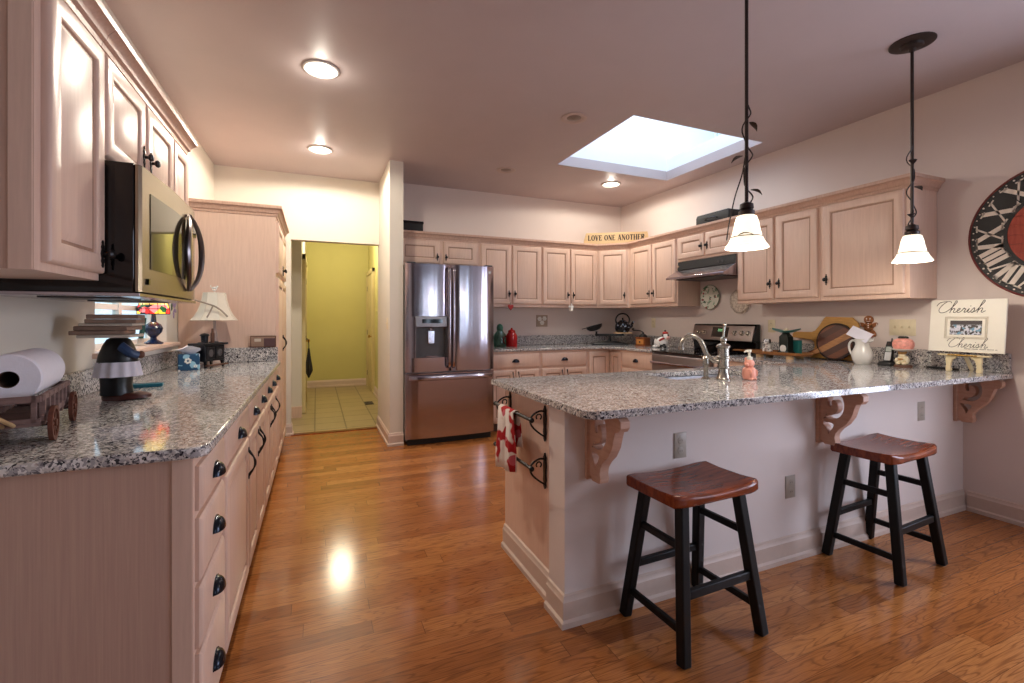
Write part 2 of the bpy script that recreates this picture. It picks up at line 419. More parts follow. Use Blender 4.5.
# ------------------------------------------------------------------ cabinets
def rect(x0, x1, z0, z1, i, y): return [(x0+i, y, z0+i), (x1-i, y, z0+i), (x1-i, y, z1-i), (x0+i, y, z1-i)]
def door_mb(x0, x1, z0, z1, rail=.058):
    b = MB(); rail = min(rail, (x1-x0)*.26, (z1-z0)*.27)
    L = [(0, 0), (0, -.011), (.004, -.017), (.010, -.02), (rail-.006, -.02), (rail, -.016), (rail+.002, -.010)]
    b.loft([rect(x0, x1, z0, z1, i, y) for i, y in L], (True, False))
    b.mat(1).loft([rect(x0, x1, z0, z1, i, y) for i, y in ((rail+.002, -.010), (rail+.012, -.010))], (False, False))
    b.mat(0).loft([rect(x0, x1, z0, z1, i, y) for i, y in ((rail+.012, -.010), (rail+.034, -.018))], (False, True))
    return b
def drawer_mb(x0, x1, z0, z1):
    return MB().loft([rect(x0, x1, z0, z1, i, y) for i, y in ((0, 0), (0, -.010), (.008, -.017), (.016, -.02))])
def knob_mb(x, z):
    b = MB()
    b.prism([(x+dx, z+dz) for dx, dz in [(0, -.043), (.005, -.036), (.003, -.031), (.009, -.022), (.005, -.014), (.011, 0), (.005, .014), (.009, .022), (.003, .031), (.005, .036), (0, .043), (-.005, .036), (-.003, .031), (-.009, .022), (-.005, .014), (-.011, 0), (-.005, -.014), (-.009, -.022), (-.003, -.031), (-.005, -.036)]], -.0245, -.0195, 'xz')
    b.lathe([(.006, 0), (.006, -.012), (.013, -.017), (.015, -.024), (.010, -.030), (0, -.032)], (x, -.022, z), 12, 'y')
    return b
def bow_mb(x, z):
    P = catmull([(x, -.02, z-.062), (x, -.025, z-.050), (x+.004, -.041, z-.026), (x, -.047, z), (x-.004, -.041, z+.026), (x, -.025, z+.050), (x, -.02, z+.062)], 5)
    n = len(P); b = MB().tube(P, [.0034+.0024*abs(sin(3*pi*k/(n-1))) for k in range(n)], 8)
    for s in (-1, 1): b.sph((x, -.022, z+s*.060), (.008, .004, .013), 8, 6)
    return b
def cup_mb(x, z, r=.036):
    b = MB(); rings = []
    for k in range(7):                       # bin pull: a quarter dome open below
        t = pi/2*k/6; rr = r*cos(t)+.002; yy = -.02-.026*sin(t)
        rings.append([(x+1.15*rr*cos(pi*i/10), yy, z-.012+.95*rr*sin(pi*i/10)) for i in range(11)])
    b.loft(rings, (False, True), closed=False)
    b.prism([(x+1.25*r*cos(pi*i/10), z-.012+1.08*r*sin(pi*i/10)) for i in range(11)], -.023, -.0195, 'xz'); return b
CROWN = [(0, 0), (.007, 0), (.010, .016), (.020, .024), (.024, .040), (.040, .056), (.046, .058), (.046, .080), (0, .080)]
def hang(root, spec, name, H0):
    for dname, x0, x1, z0, z1, h in spec:
        z0, z1 = z0-H0, z1-H0
        d = (door_mb if dname == 'door' else drawer_mb)(x0, x1, z0, z1).build(dname, ['maple', 'maple_groove_shade'], root)
        for hh in ([h] if h else []):
            k = hh[0]; hx = {'l': x0+.03, 'r': x1-.03, 'c': (x0+x1)/2}[hh[1]]
            hz = z0+hh[2] if hh[2] >= 0 else z1+hh[2]
            {'knob': knob_mb, 'bow': bow_mb, 'cup': cup_mb}[k](hx, hz).build('pull' if k == 'cup' else ('knob' if k == 'knob' else 'handle'), 'iron_blue' if k == 'cup' else 'iron_black', d)
def cabinet(name, label, loc, rz, w, d, z0, z1, spec, crown=None, toe=False, group=None, hollow=False, side=False):
    root = thing(name, label, 'cabinet', (loc[0], loc[1], z0), rz, group); H = z1-z0
    b = MB()
    if hollow:
        for x in (0, w-.02): b.box(x, x+.02, 0, d, 0, H)
        b.box(.02, w-.02, d-.02, d, 0, H).box(.02, w-.02, 0, .02, 0, H).box(.02, w-.02, .02, d-.02, .1, .12)
    else: b.box(0, w, 0, d, .095 if toe else 0, H)
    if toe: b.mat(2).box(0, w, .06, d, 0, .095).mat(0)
    if side:                                  # a stile seen edge on at the open end
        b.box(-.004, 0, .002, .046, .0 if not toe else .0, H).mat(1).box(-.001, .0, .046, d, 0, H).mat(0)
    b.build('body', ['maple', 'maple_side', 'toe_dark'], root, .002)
    hang(root, spec, name, z0)
    if crown:
        p = {'f': [(0, 0), (w, 0)], 'fr': [(0, 0), (w, 0), (w, d)], 'lf': [(0, d), (0, 0), (w, 0)], 'lfr': [(0, d), (0, 0), (w, 0), (w, d)]}[crown]
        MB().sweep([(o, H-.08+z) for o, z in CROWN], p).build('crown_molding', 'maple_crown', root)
    return root
ZB, ZT = 1.388, 2.20           # wall cabinets: bottom, top (crown rises to 2.20)
CT = .914
# --- left base run, seen from the aisle left to right = away from the camera
LX = -.30; LD = LX-XL-.005
def lb(label, y0, y1, spec): return cabinet('base_cabinet', label, (LX, y0, 0), pi/2, y1-y0, LD, 0, .883, spec, toe=True, group='base cabinets along the window wall', side=y0 < 1.5)
D4 = [('drawer', .015, .345, a, c, ('cup', 'c', (c-a)/2)) for a, c in ((.735, .855), (.545, .715), (.365, .53), (.10, .35))]
lb('pale maple base cabinet with a stack of four drawers under the wooden wagon', 1.455, 1.812, D4)
lb('pale maple base cabinet with one drawer over one wide door beside the four drawers', 1.814, 2.405,
   [('drawer', .012, .58, .735, .855, ('cup', 'c', .06)), ('door', .012, .58, .105, .715, ('bow', 'r', -.11))])
def pair(y0, y1):
    w = y1-y0; m = w/2
    return [('drawer', .012, m-.005, .735, .855, ('cup', 'c', .06)), ('drawer', m+.005, w-.012, .735, .855, ('cup', 'c', .06)),
            ('door', .012, m-.003, .105, .715, ('bow', 'r', -.11)), ('door', m+.003, w-.012, .105, .715, ('bow', 'l', -.11))]
lb('maple base cabinet, two drawers over two doors, third from the paper towel end', 2.407, 3.125, pair(2.407, 3.125))
lb('pale maple base cabinet with two drawers and two doors, second from the tall pantry', 3.127, 3.80, pair(3.127, 3.80))
lb('narrow pale maple base cabinet with one drawer and door, next to the tall pantry', 3.802, 4.138,
   [('drawer', .012, .325, .735, .855, ('cup', 'c', .06)), ('door', .012, .325, .105, .715, ('bow', 'l', -.11))])
# pantry
cabinet('pantry_cabinet', 'tall pale maple pantry cabinet with upper and lower doors beside the doorway', (LX, 4.14, 0), pi/2, 1.05, LD, 0, 2.145,
        [('door', .03, .52, 1.62, 2.03, ('knob', 'r', .06)), ('door', .53, 1.02, 1.62, 2.03, ('knob', 'l', .06)),
         ('door', .03, .52, .11, 1.58, ('bow', 'r', -.55)), ('door', .53, 1.02, .11, 1.58, ('bow', 'l', -.55))], 'lfr', True)
# --- left wall cabinets
LU = -.64; UD = LU-XL-.004
def lu(label, y0, y1, z0, spec, crown): return cabinet('upper_cabinet', label, (LU, y0, z0), pi/2, y1-y0, UD, z0, ZT, spec, crown, group='wall cabinets on the window wall', side=y0 < 1.6)
lu('tall maple wall cabinet with one large raised panel door, left of the microwave', 1.505, 1.873, ZB-.017, [('door', .03, .363, ZB+.005, 2.105, ('knob', 'r', .06))], 'f')
lu('short maple wall cabinet with two small doors above the microwave', 1.875, 2.645, 1.765,
   [('door', .005, .375, 1.775, 2.105, ('knob', 'r', .105)), ('door', .395, .765, 1.775, 2.105, ('knob', 'l', .105))], 'f')
lu('narrow maple wall cabinet at the far end of the row beyond the microwave', 2.647, 2.93, ZB-.017, [('door', .005, .27, ZB+.005, 2.105, None)], 'fr')
# --- cabinet over the refrigerator and the back wall
BU = 5.05; BD = YB-BU-.004
def bu(label, x0, x1, z0, spec, crown='f'): return cabinet('upper_cabinet', label, (x0, BU, z0), 0, x1-x0, BD, z0, ZT, spec, crown, group='wall cabinets on the back wall')
bu('shallow maple wall cabinet with two wide doors above the refrigerator', .798, 1.728, 1.83,
   [('door', .02, .462, 1.86, 2.11, ('knob', 'r', .07)), ('door', .50, .90, 1.86, 2.11, ('knob', 'l', .07))])
T1 = 2.115
bu('pale maple wall cabinet with two tall doors immediately right of the refrigerator', 1.73, 2.522, ZB,
   [('door', .012, .388, ZB+.035, T1, ('knob', 'r', .12)), ('door', .404, .786, ZB+.035, T1, ('knob', 'l', .12))])
bu('pale maple wall cabinet with two tall doors, between the refrigerator side and the corner unit', 2.524, 3.318, ZB,
   [('door', .012, .386, ZB+.035, T1, ('knob', 'r', .12)), ('door', .404, .786, ZB+.035, T1, ('knob', 'l', .12))])
# diagonal corner wall cabinet
RU = 3.606
A_, B_ = Vector((3.32, BU, 0)), Vector((RU, 4.765, 0)); dl = (B_-A_).length; ang = math.atan2(B_.y-A_.y, B_.x-A_.x)
cr = thing('corner_upper_cabinet', 'maple corner wall cabinet with one angled door below the wooden motto sign', 'cabinet', (A_.x, A_.y, ZB), ang)
mi = Matrix.Rotation(-ang, 4, 'Z') @ Matrix.Translation((-A_.x, -A_.y, 0))
cp = [mi @ Vector((p[0], p[1], 0)) for p in ((A_.x, A_.y), (B_.x, B_.y), (XR-.004, 4.765), (XR-.004, YB-.004), (A_.x, YB-.004))]
MB().prism([(p.x, p.y) for p in cp], 0, ZT-ZB).build('body', 'maple', cr, .002)
hang(cr, [('door', .025, dl-.025, ZB+.035, T1, ('knob', 'r', .12))], '', ZB)
MB().sweep([(o, ZT-ZB-.08+z) for o, z in CROWN], [(0, 0), (dl, 0)]).build('crown_molding', 'maple_crown', cr)
cr.rotation_euler = (0, 0, 0)
for o in cr.children_recursive: o.data.transform(Matrix.Rotation(ang, 4, 'Z'))
# --- right wall cabinets (left to right = towards the camera)
RD = XR-RU-.004
def ru(label, ya, yb, z0, spec, crown='f'): return cabinet('upper_cabinet', label, (RU, ya, z0), -pi/2, ya-yb, RD, z0, ZT, spec, crown, group='wall cabinets on the range wall')
ru('pale maple wall cabinet with two tall doors between the corner unit and the range hood', 4.763, 3.917, ZB,
   [('door', .05, .43, ZB+.035, T1, ('knob', 'r', .12)), ('door', .445, .825, ZB+.035, T1, ('knob', 'l', .12))])
ru('short maple wall cabinet with two small doors above the range hood', 3.915, 3.148, 1.86,
   [('door', .012, .378, 1.885, T1, ('knob', 'r', .1)), ('door', .392, .755, 1.885, T1, ('knob', 'l', .1))])
ru('maple wall cabinet with two tall doors immediately right of the range hood', 3.146, 2.378, ZB,
   [('door', .012, .378, ZB+.03, T1, ('knob', 'r', .13)), ('door', .402, .756, ZB+.03, T1, ('knob', 'l', .13))])
ru('maple wall cabinet with one very wide door at the end nearest the round clock', 2.376, 1.79, ZB,
   [('door', .025, .56, ZB+.03, T1, ('knob', 'l', .13))], 'fr')
# --- back and right base cabinets
BB_ = 4.745; RB = 3.305
def bb_(label, x0, x1, spec): return cabinet('base_cabinet', label, (x0, BB_, 0), 0, x1-x0, YB-BB_-.005, 0, .883, spec, toe=True, group='base cabinets on the back wall')
two = lambda w: [('drawer', .015, w-.015, .70, .855, ('cup', 'c', .075)), ('door', .015, w/2-.004, .105, .68, ('bow', 'r', -.09)), ('door', w/2+.004, w-.015, .105, .68, ('bow', 'l', -.09))]
bb_('maple base cabinet with one drawer over two doors beside the refrigerator', 1.735, 2.352, two(.617))
bb_('maple base cabinet with one drawer over two doors, second from the refrigerator', 2.354, 2.975, two(.621))
cc = thing('corner_base_cabinet', 'maple corner base cabinet with two narrow full height doors meeting at the inside corner', 'cabinet', (2.977, BB_, 0))
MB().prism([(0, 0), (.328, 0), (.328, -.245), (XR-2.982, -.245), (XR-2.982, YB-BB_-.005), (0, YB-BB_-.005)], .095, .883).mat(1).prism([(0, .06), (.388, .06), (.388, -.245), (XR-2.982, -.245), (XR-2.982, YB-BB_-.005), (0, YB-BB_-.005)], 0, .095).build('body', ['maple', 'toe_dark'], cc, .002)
door_mb(.02, .318, .105, .855).build('door', ['maple', 'maple_groove_shade'], cc)
d = door_mb(0, .215, .105, .855); mm = rot(-pi/2, loc=(.328, -.022, 0)); d.v = [mm @ p for p in d.v]; d.build('door', ['maple', 'maple_groove_shade'], cc)
def rb_(label, ya, yb, spec): return cabinet('base_cabinet', label, (RB, ya, 0), -pi/2, ya-yb, XR-RB-.005, 0, .883, spec, toe=True, group='base cabinets on the range wall')
w = 4.498-3.944
rb_('maple base cabinet with one drawer over a door between the corner and the range', 4.498, 3.944, [('drawer', .015, w-.02, .70, .855, ('cup', 'c', .075)), ('door', .015, w-.02, .105, .68, ('bow', 'r', -.09))])
rb_('maple base cabinet between the range and the bar counter', 3.142, 2.42, [('drawer', .015, .705, .70, .855, ('cup', 'c', .075)), ('door', .015, .70, .105, .68, ('bow', 'l', -.09))])
# --- bar cabinets, doors on the kitchen side, panelled left end towards the aisle
sink_cab = cabinet('sink_cabinet', 'long maple bar cabinet with panelled end behind the white bar wall', (3.30, 2.36, 0), pi, 3.30-.956, 2.36-1.795, 0, .883,
    [('door', .02+k*.46, .46+k*.46, .11, .86, ('bow', 'r' if k % 2 == 0 else 'l', -.09)) for k in range(5)], hollow=True)

# ------------------------------------------------------------------ worktops
def top(name, label, polys, holes=()):
    o = thing(name, label, 'countertop', (0, 0, 0)); b = MB()
    b.prism(polys, CT-.03, CT, 'xy', holes); b.build('slab', 'granite', o, .007, seg=3); return o
def rcorner(cx, cy, r, a0, a1): return arc(cx, cy, r, a0, a1, 6)
LE = -.264
o = top('countertop', 'long speckled granite countertop under the window with a rounded near corner',
    [(XL+.003, 1.43)]+rcorner(LE-.045, 1.475, .045, -90, 0)+[(LE, 4.135), (XL+.003, 4.135)])
MB().box(XL+.003, XL+.023, 1.435, 4.115, CT+.0005, 1.025).box(XL+.003, LE-.02, 4.115, 4.136, CT+.0005, 1.025).build('backsplash', 'granite', o, .004)
o = top('countertop', 'speckled granite corner countertop between the refrigerator and the range',
    [(1.722, 4.72)]+[(3.28-.25, 4.72)]+arc(3.03, 4.47, .25, 90, 0, 6)[1:]+[(3.28, 3.944), (XR-.003, 3.944), (XR-.003, YB-.003), (1.722, YB-.003)])
MB().box(1.722, XR-.024, YB-.023, YB-.003, CT+.0005, 1.035).box(XR-.023, XR-.003, 3.944, YB-.003, CT+.0005, 1.035).build('backsplash', 'granite', o, .004)
SH = [(1.83, 1.99), (2.50, 1.99), (2.50, 2.29), (1.83, 2.29)]
o = top('bar_countertop', 'wide speckled granite bar countertop with inset sink, above the two stools',
    [(.897, 2.42)]+arc(.957, 1.474, .06, 180, 270, 6)+[(XR-.003, 1.414), (XR-.003, 3.142), (3.28, 3.142), (3.28, 2.42)], [SH])
MB().box(XR-.023, XR-.003, 1.42, 3.142, CT+.0005, 1.035).build('backsplash', 'granite', o, .004)
# sink bowl hung under the opening
o = thing('sink', 'stainless undermount sink set into the bar counter behind the faucet', 'sink', (2.165, 2.14, CT-.03))
b = MB(); q = lambda i, z: [(x+(i if x < 0 else -i), y+(i if y < 0 else -i), z) for x, y in ((-.345, -.16), (.345, -.16), (.345, .16), (-.345, .16))]
b.loft([q(-.015, -.002), q(.0, -.002), q(.006, -.17), q(.03, -.185)], (False, True)); b.build('bowl', 'sink_steel', o, .006)
b = MB().box(.03, .045, -.15, .15, -.18, -.03); b.build('divider', 'sink_steel', o, .005)
for x in (-.16, .2): MB().lathe([(.04, -.185), (.04, -.181), (.03, -.179), (0, -.182)], (x, 0, .0), 16).build('drain', 'stainless_dark', o)

# ------------------------------------------------------------------ refrigerator
o = thing('refrigerator', 'stainless french door refrigerator with water dispenser and bottom freezer drawer', 'refrigerator', (.796, 4.556, 0)); o.scale = (1.02, 1, 1)
FW = .911; b = MB()
b.box(.01, FW-.01, .075, .80, .03, 1.775).mat(1).box(.03, FW-.03, .03, .75, 0, .06); b.build('case', ['stainless_dark', 'black_matte'], o, .004)
def bulge(x0, x1, z0, z1, y=.0, bow=.012, dep=.07, n=10):
    fr = []
    for k in range(n+1):
        t = k/n; e = min(t, 1-t)*12; fr.append((x0+(x1-x0)*t, y-bow*sin(pi*t)+(.018*(1-min(1, e))**2)))
    return [(x1, y+dep), (x0, y+dep)]+fr, z0, z1
def fdoor(x0, x1, z0, z1, holes=None, bow=.012):
    poly, a, c = bulge(x0, x1, z0, z1, bow=bow); return MB().prism(poly, a, c)
dx0, dx1, dz0, dz1 = .100, .418, .868, 1.272
d = MB()
poly, a, c = bulge(.004, .452, .722, 1.795)
d.prism(poly, .722, dz0-.005).prism(poly, dz1, 1.795)
pl = [(dx0, .07), (.004, .07)]+[p for p in poly[2:] if p[0] <= dx0]+[(dx0, -.009)]
pr_ = [(.452, .07), (dx1, .07), (dx1, -.007)]+[p for p in poly[2:] if p[0] > dx1]
d.prism(pl, dz0-.005, dz1).prism(pr_, dz0-.005, dz1)
d = d.build('door', 'stainless', o)
MB().box(dx0, dx1, .055, .07, dz0, dz1).box(dx0, dx0+.02, .0, .055, dz0, 1.16).box(dx1-.02, dx1, .0, .055, dz0, 1.16).build('dispenser_recess', 'grey_dark', d)
b = MB().prism([(dx0-.004, -.014), (dx1+.004, -.014), (dx1+.004, .05), (dx0-.004, .05)], 1.165, dz1+.002); b.build('dispenser_panel', 'stainless_dark', d, .006)
b = MB().box(dx0+.06, dx1-.06, -.018, -.014, 1.205, 1.245); b.build('dispenser_display', 'black_gloss', d)
b = MB().box(.225, .290, .02, .055, 1.00, 1.13).box(.20, .315, -.004, .055, dz0, dz0+.012).lathe([(.02, 1.13), (.014, 1.165)], (.257, .03, 0), 12); b.build('dispenser_paddle', 'stainless', d, .004)
fdoor(.458, .907, .722, 1.795).build('door', 'stainless', o)
for x in (.425, .468):
    P = [(x, -.012, .76), (x, -.045, .79), (x, -.052, 1.0), (x, -.054, 1.25), (x, -.052, 1.5), (x, -.045, 1.73), (x, -.012, 1.76)]
    MB().tube(catmull(P, 4), .0115, 10, flat=1.25).build('handle', 'stainless', o)
fz = MB(); poly, a, c = bulge(.004, .907, .065, .706, bow=.016); fz.prism(poly, .065, .706); fz = fz.build('freezer_drawer', 'stainless', o)
P = []
b = MB(); rings = []
for k in range(13):
    t = k/12; x = .03+.85*t; y = -.016*sin(pi*t)-.02-.025*min(1, min(t, 1-t)*10)
    rings.append([(x, y+dy, z) for dy, z in ((.03, .695), (0, .69), (-.006, .675), (-.004, .645), (.006, .640), (.012, .66), (.02, .675))])
b.loft(rings).build('drawer_handle', 'stainless', fz)
for x in (.06, .85): MB().box(x-.04, x+.04, .0, .12, 1.796, 1.808).build('hinge_cover', 'grey_dark', o, .003)
MB().box(.845, .868, -.006, .002, 1.715, 1.745).build('badge', 'nickel', o, .002)
# ------------------------------------------------------------------ range
o = thing('range', 'stainless electric range with black glass cooktop below the hood', 'range', (3.27, 3.938, 0), -pi/2); o.scale = (1.035, 1, 1)
b = MB().box(0, .76, .03, .62, .06, .90).mat(1).box(.02, .74, .08, .6, 0, .06); b.build('body', ['stainless_dark', 'black_matte'], o, .003)
b = MB().box(-.002, .762, -.005, .585, .90, .916); b.build('cooktop', 'black_gloss', o, .005)
for cx_, cy_, r in ((.2, .16, .105), (.56, .16, .085), (.2, .42, .085), (.56, .42, .105)):
    MB().lathe([(r, .9163), (r, .9166), (r-.004, .9166), (r-.004, .9163)], (cx_, cy_, 0), 32, cap=(False, False)).build('burner_ring', 'grey_dark', o)
d = MB().loft([rect(.005, .755, .22, .885, i, y) for i, y in ((0, .03), (0, .005), (.012, -.01), (.03, -.014))]); d = d.build('oven_door', 'range_steel', o)
MB().box(.10, .66, -.017, -.0135, .33, .70).build('oven_window', 'black_gloss', d)
b = MB().tube(catmull([(.05, -.014, .79), (.05, -.05, .80), (.2, -.062, .80), (.38, -.065, .80), (.56, -.062, .80), (.71, -.05, .80), (.71, -.014, .79)], 5), .014, 10); b.build('oven_handle', 'stainless', d)
MB().loft([rect(.005, .755, .07, .21, i, y) for i, y in ((0, .03), (0, .0), (.012, -.012))]).build('storage_drawer', 'bronze_steel', o)
# console: black lower splash, slanted bronze control face
b = MB().prism([(.585, .90), (.575, 1.01), (.545, 1.025), (.588, 1.180), (.60, 1.195), (.64, 1.195), (.64, .90)], .0, .76, 'yz'); b.mat(0)
cs = b.build('console', ['black_gloss'], o, .006)
fm = rot(loc=(0, 0, 0))
def face(x, u, out=0):       # u along the slanted face, from its foot
    return (x, .545+.043*u-.96*out, 1.025+.155*u+.27*out)
pts = lambda x0, x1, u0, u1, t: [face(x0, u0, t), face(x1, u0, t), face(x1, u1, t), face(x0, u1, t)]
MB().loft([pts(.012, .748, .02, .98, 0), pts(.012, .748, .02, .98, .008), pts(.018, .742, .06, .94, .011)]).build('control_panel', 'range_steel', cs)
MB().loft([pts(.27, .47, .22, .86, .011), pts(.27, .47, .22, .86, .0135)]).build('clock_display', 'black_gloss', cs)
b = MB()
for k in range(4):
    for i in range(2): b.loft([pts(.345+k*.014, .353+k*.014, .60+i*.1, .64+i*.1, .0136), pts(.345+k*.014, .353+k*.014, .60+i*.1, .64+i*.1, .014)])
b.build('display_digits', glow('digit_green', (90, 210, 120), 1.2).name, cs)
for x in (.09, .17, .55, .63, .70):
    c0 = Vector(face(x, .5, .011)); n = Vector((0, -.94, .33)).normalized(); u = Vector((1, 0, 0)); v = n.cross(u)
    rg = [[c0+n*h+(u*cos(2*pi*i/16)+v*sin(2*pi*i/16))*r for i in range(16)] for r, h in ((.026, 0), (.026, .006), (.019, .008), (.017, .026), (.012, .029))]
    b = MB().loft(rg); b.bar(c0+n*.031-v*.016, c0+n*.031+v*.016, .006, .008, up=(1, 0, 0)); b.build('knob', 'nickel', cs)
# ------------------------------------------------------------------ hood
o = thing('range_hood', 'stainless under cabinet range hood with black control strip above the range', 'range hood', (3.606, 3.912, 1.66), -pi/2)
b = MB().prism([(.31, .0), (.31, .198), (.0, .198), (-.01, .11), (-.17, .022), (-.175, 0)], .002, .758, 'yz'); b.build('canopy', 'stainless', o, .003)
b = MB().prism([(-.0015, .195), (-.010, .11), (-.016, .113), (-.006, .195)], .004, .756, 'yz'); b.build('control_strip', 'black_matte', o)
for x in (.55, .60): MB().box(x, x+.02, -.017, -.012, .135, .155).build('switch', 'grey_dark', o)
MB().box(.01, .03, -.016, -.008, .14, .16).build('badge', 'nickel', o)
MB().box(.08, .68, -.10, .26, -.006, .0).build('filter', 'grey_dark', o)

# ------------------------------------------------------------------ microwave
o = thing('microwave', 'stainless over the counter microwave with a lens shaped handle on the window wall', 'microwave', (-.535, 1.877, 1.335), pi/2)
b = MB().box(0, .766, .016, .41, 0, .425); b.build('case', 'black_gloss', o, .003)
b = MB().box(-.0, .766, .0, .41, -.012, 0).mat(1).box(.1, .3, .08, .30, -.016, -.012).box(.46, .66, .08, .30, -.016, -.012); b.build('underside_plate', ['stainless', 'grey_dark'], o, .004)
mwd = MB()
fr = [(.006, .0155), (.0, .012), (.0, .004), (.010, -.004), (.33, -.014), (.60, -.008), (.69, -.004), (.69, .0155)]
mwd.prism(fr, .004, .421); mwd = mwd.build('door', 'bronze_steel', o)
mwp = MB().prism([(.692, .0155), (.692, -.003), (.75, .002), (.766, .010), (.766, .0155)], .004, .421).build('control_panel', 'bronze_steel', o)
b = MB(); b.prism([(.08, -.0082), (.33, -.0155), (.655, -.0072), (.655, -.002), (.33, -.009), (.08, -.003)], .085, .345); b.build('window', plain('mw_glass', (46, 42, 30), .05).name, mwd)
# handle: two bowed arms that meet in points, standing off the door
b = MB(); zc, hh = .205, .165
for s, dep in ((-1, .045), (1, .045)):
    P = [(.56+s*.115*(1-(k/7-1)**2), -.014-.022*(1-(k/7-1)**4)-(.006 if s > 0 else 0), zc+hh*(k/7-1)) for k in range(15)]
    b.tube(P, [.007+.006*sin(pi*k/14) for k in range(15)], 8, flat=1.0)
b.build('handle', 'stainless_dark', mwd)
MB().box(.70, .755, -.004, .003, .30, .36).build('display', 'black_gloss', mwp)
MB().box(.05, .064, -.0115, -.006, .03, .05).build('badge', 'black_gloss', mwd)

# ------------------------------------------------------------------ ceiling lights
lamp0 = thing('recessed_light', '', 'ceiling light', (0, 0, CEIL), 0, 'lit recessed ceiling lights')
MB().lathe([(.105, -.0005), (.108, -.006), (.098, -.011), (.082, -.008), (.080, -.001)], (0, 0, 0), 32, cap=(False, False)).build('trim_ring', 'white_gloss', lamp0)
MB().lathe([(.081, -.0015), (.075, -.006), (.05, -.008), (0, -.009)], (0, 0, 0), 32).build('lens', 'lamp_lens', lamp0)
CANS = [(.027, 3.12, 'lit recessed ceiling light nearest the camera, above the aisle'), (.03, 4.6, 'lit recessed ceiling light in front of the wall over the doorway'), (3.135, 4.48, 'small lit recessed ceiling light just behind the skylight')]
CANP = (14, 15, 8)
for k, (x, y, lab) in enumerate(CANS):
    if k == 0: lamp0.location = (x, y, CEIL); lamp0['label'] = lab
    else: dup(lamp0, (x, y, CEIL), lab)
    l = bpy.data.lights.new('recessed_lamp', 'SPOT'); l.energy = CANP[k]*5; l.color = WARM; l.spot_size = radians(176); l.spot_blend = .15; l.shadow_soft_size = .07
    lo = bpy.data.objects.new('recessed_lamp', l); lo.location = (x, y, CEIL-.03); COL.objects.link(lo); lo['kind'] = 'helper'
    point('recessed_glow', (x, y, CEIL-.045), (3, 3, 2.2)[k], WARM, .03)
off = thing('recessed_light', 'unlit recessed ceiling light closer to the skylight', 'ceiling light', (1.84, 3.118, CEIL), 0, 'unlit recessed ceiling lights')
MB().lathe([(.10, -.0005), (.10, -.006), (.085, -.009), (.066, -.006), (.055, -.001)], (0, 0, 0), 32, cap=(False, False)).build('trim_ring', plain('trim_ring_off', (196, 178, 170), .6).name, off)
MB().lathe([(.056, -.001), (.045, -.004), (.02, -.012), (0, -.014)], (0, 0, 0), 24).build('bulb', 'lens_off', off)
dup(off, (1.827, 4.486, CEIL), 'unlit recessed ceiling light in front of the refrigerator')
# ------------------------------------------------------------------ pendants
def leaf(b, p, d, L=.055):
    p = Vector(p); d = Vector(d).normalized(); u = d.cross(Vector((0, 0, 1)))
    u = u.normalized() if u.length > .05 else Vector((1, 0, 0)); n = u.cross(d)
    r = []
    for t in (0, .15, .4, .65, .85, 1):
        w_ = .34*L*sin(pi*min(1, t**.75))+.0006; c = p+d*L*t+n*.010*sin(pi*t)
        r.append([c-u*w_, c+n*.002, c+u*w_, c-n*.002])
    b.loft(r)
pen = thing('pendant_lamp', '', 'pendant lamp', (3.098, 1.527, 1.568), 0, 'pendants over the bar')
H = CEIL-1.568
MB().lathe([(.105, H), (.105, H-.006), (.085, H-.012), (.055, H-.014), (.050, H-.026), (.018, H-.034), (.012, H-.05)], seg=32).build('canopy', 'bronze', pen)
MB().tube([(0, 0, .19), (0, 0, H-.04)], .008, 10).build('rod', 'bronze', pen)
MB().lathe([(.010, .215), (.028, .205), (.030, .185), (.024, .18), (.034, .172), (.034, .152), (.030, .15)], seg=24).build('shade_holder', 'bronze', pen)
sh = MB(); out = [(.028, .156), (.042, .148), (.051, .120), (.056, .09), (.063, .06), (.075, .032), (.089, .012), (.092, .004)]
sh.lathe(out+[(r-.004, z) for r, z in out[::-1]], seg=32, cap=(False, False)); sh = sh.build('shade', 'shade_glow', pen)
b = MB().lathe([(.0600, .056), (.0655, .056), (.0665, .052), (.0610, .052)], seg=32, cap=(False, False))
b.build('shade_wire', 'bronze', pen)
MB().sph((0, 0, .075), (.028, .028, .036), 16, 10).build('bulb', 'lamp_lens', pen)
b = MB(); zs = [.16+.50*k/40 for k in range(41)]
b.tube([((.010+.016*sin(k/40*pi*3)**2)*cos(k/40*pi*5+1), (.010+.016*sin(k/40*pi*3)**2)*sin(k/40*pi*5+1), z) for k, z in enumerate(zs)], .0032, 6)
for z, d in ((.27, (-.8, -.3, -.45)), (.43, (.8, -.2, -.35)), (.58, (-.5, -.3, -.7))): leaf(b, (.02*d[0], .02*d[1], z), d)
b.build('vine', 'bronze', pen)
pen['label'] = 'bell pendant lamp in front of the wide door cabinet, ceiling canopy showing'
pen2 = dup(pen, (1.81, 1.53, 1.568), 'bell pendant lamp above the faucet, hanging in front of the range hood', 2.2)
b = MB().tube(catmull([(.006, 0, .42), (.018, .010, .34), (.045, .026, .24), (.068, .040, .12), (.078, .048, .040)], 6), .003, 6)
leaf(b, (.028, .070, .056), (-1, .05, -.05), .06); b.build('vine_tendril', 'bronze', pen2)
for x, y in ((3.098, 1.527), (1.81, 1.53)): point('pendant_bulb_light', (x, y, 1.575), 10, WARM, .03)
point('hall_ceiling_light', (.35, 7.6, 2.6), 42, (1, .92, .66), .15)

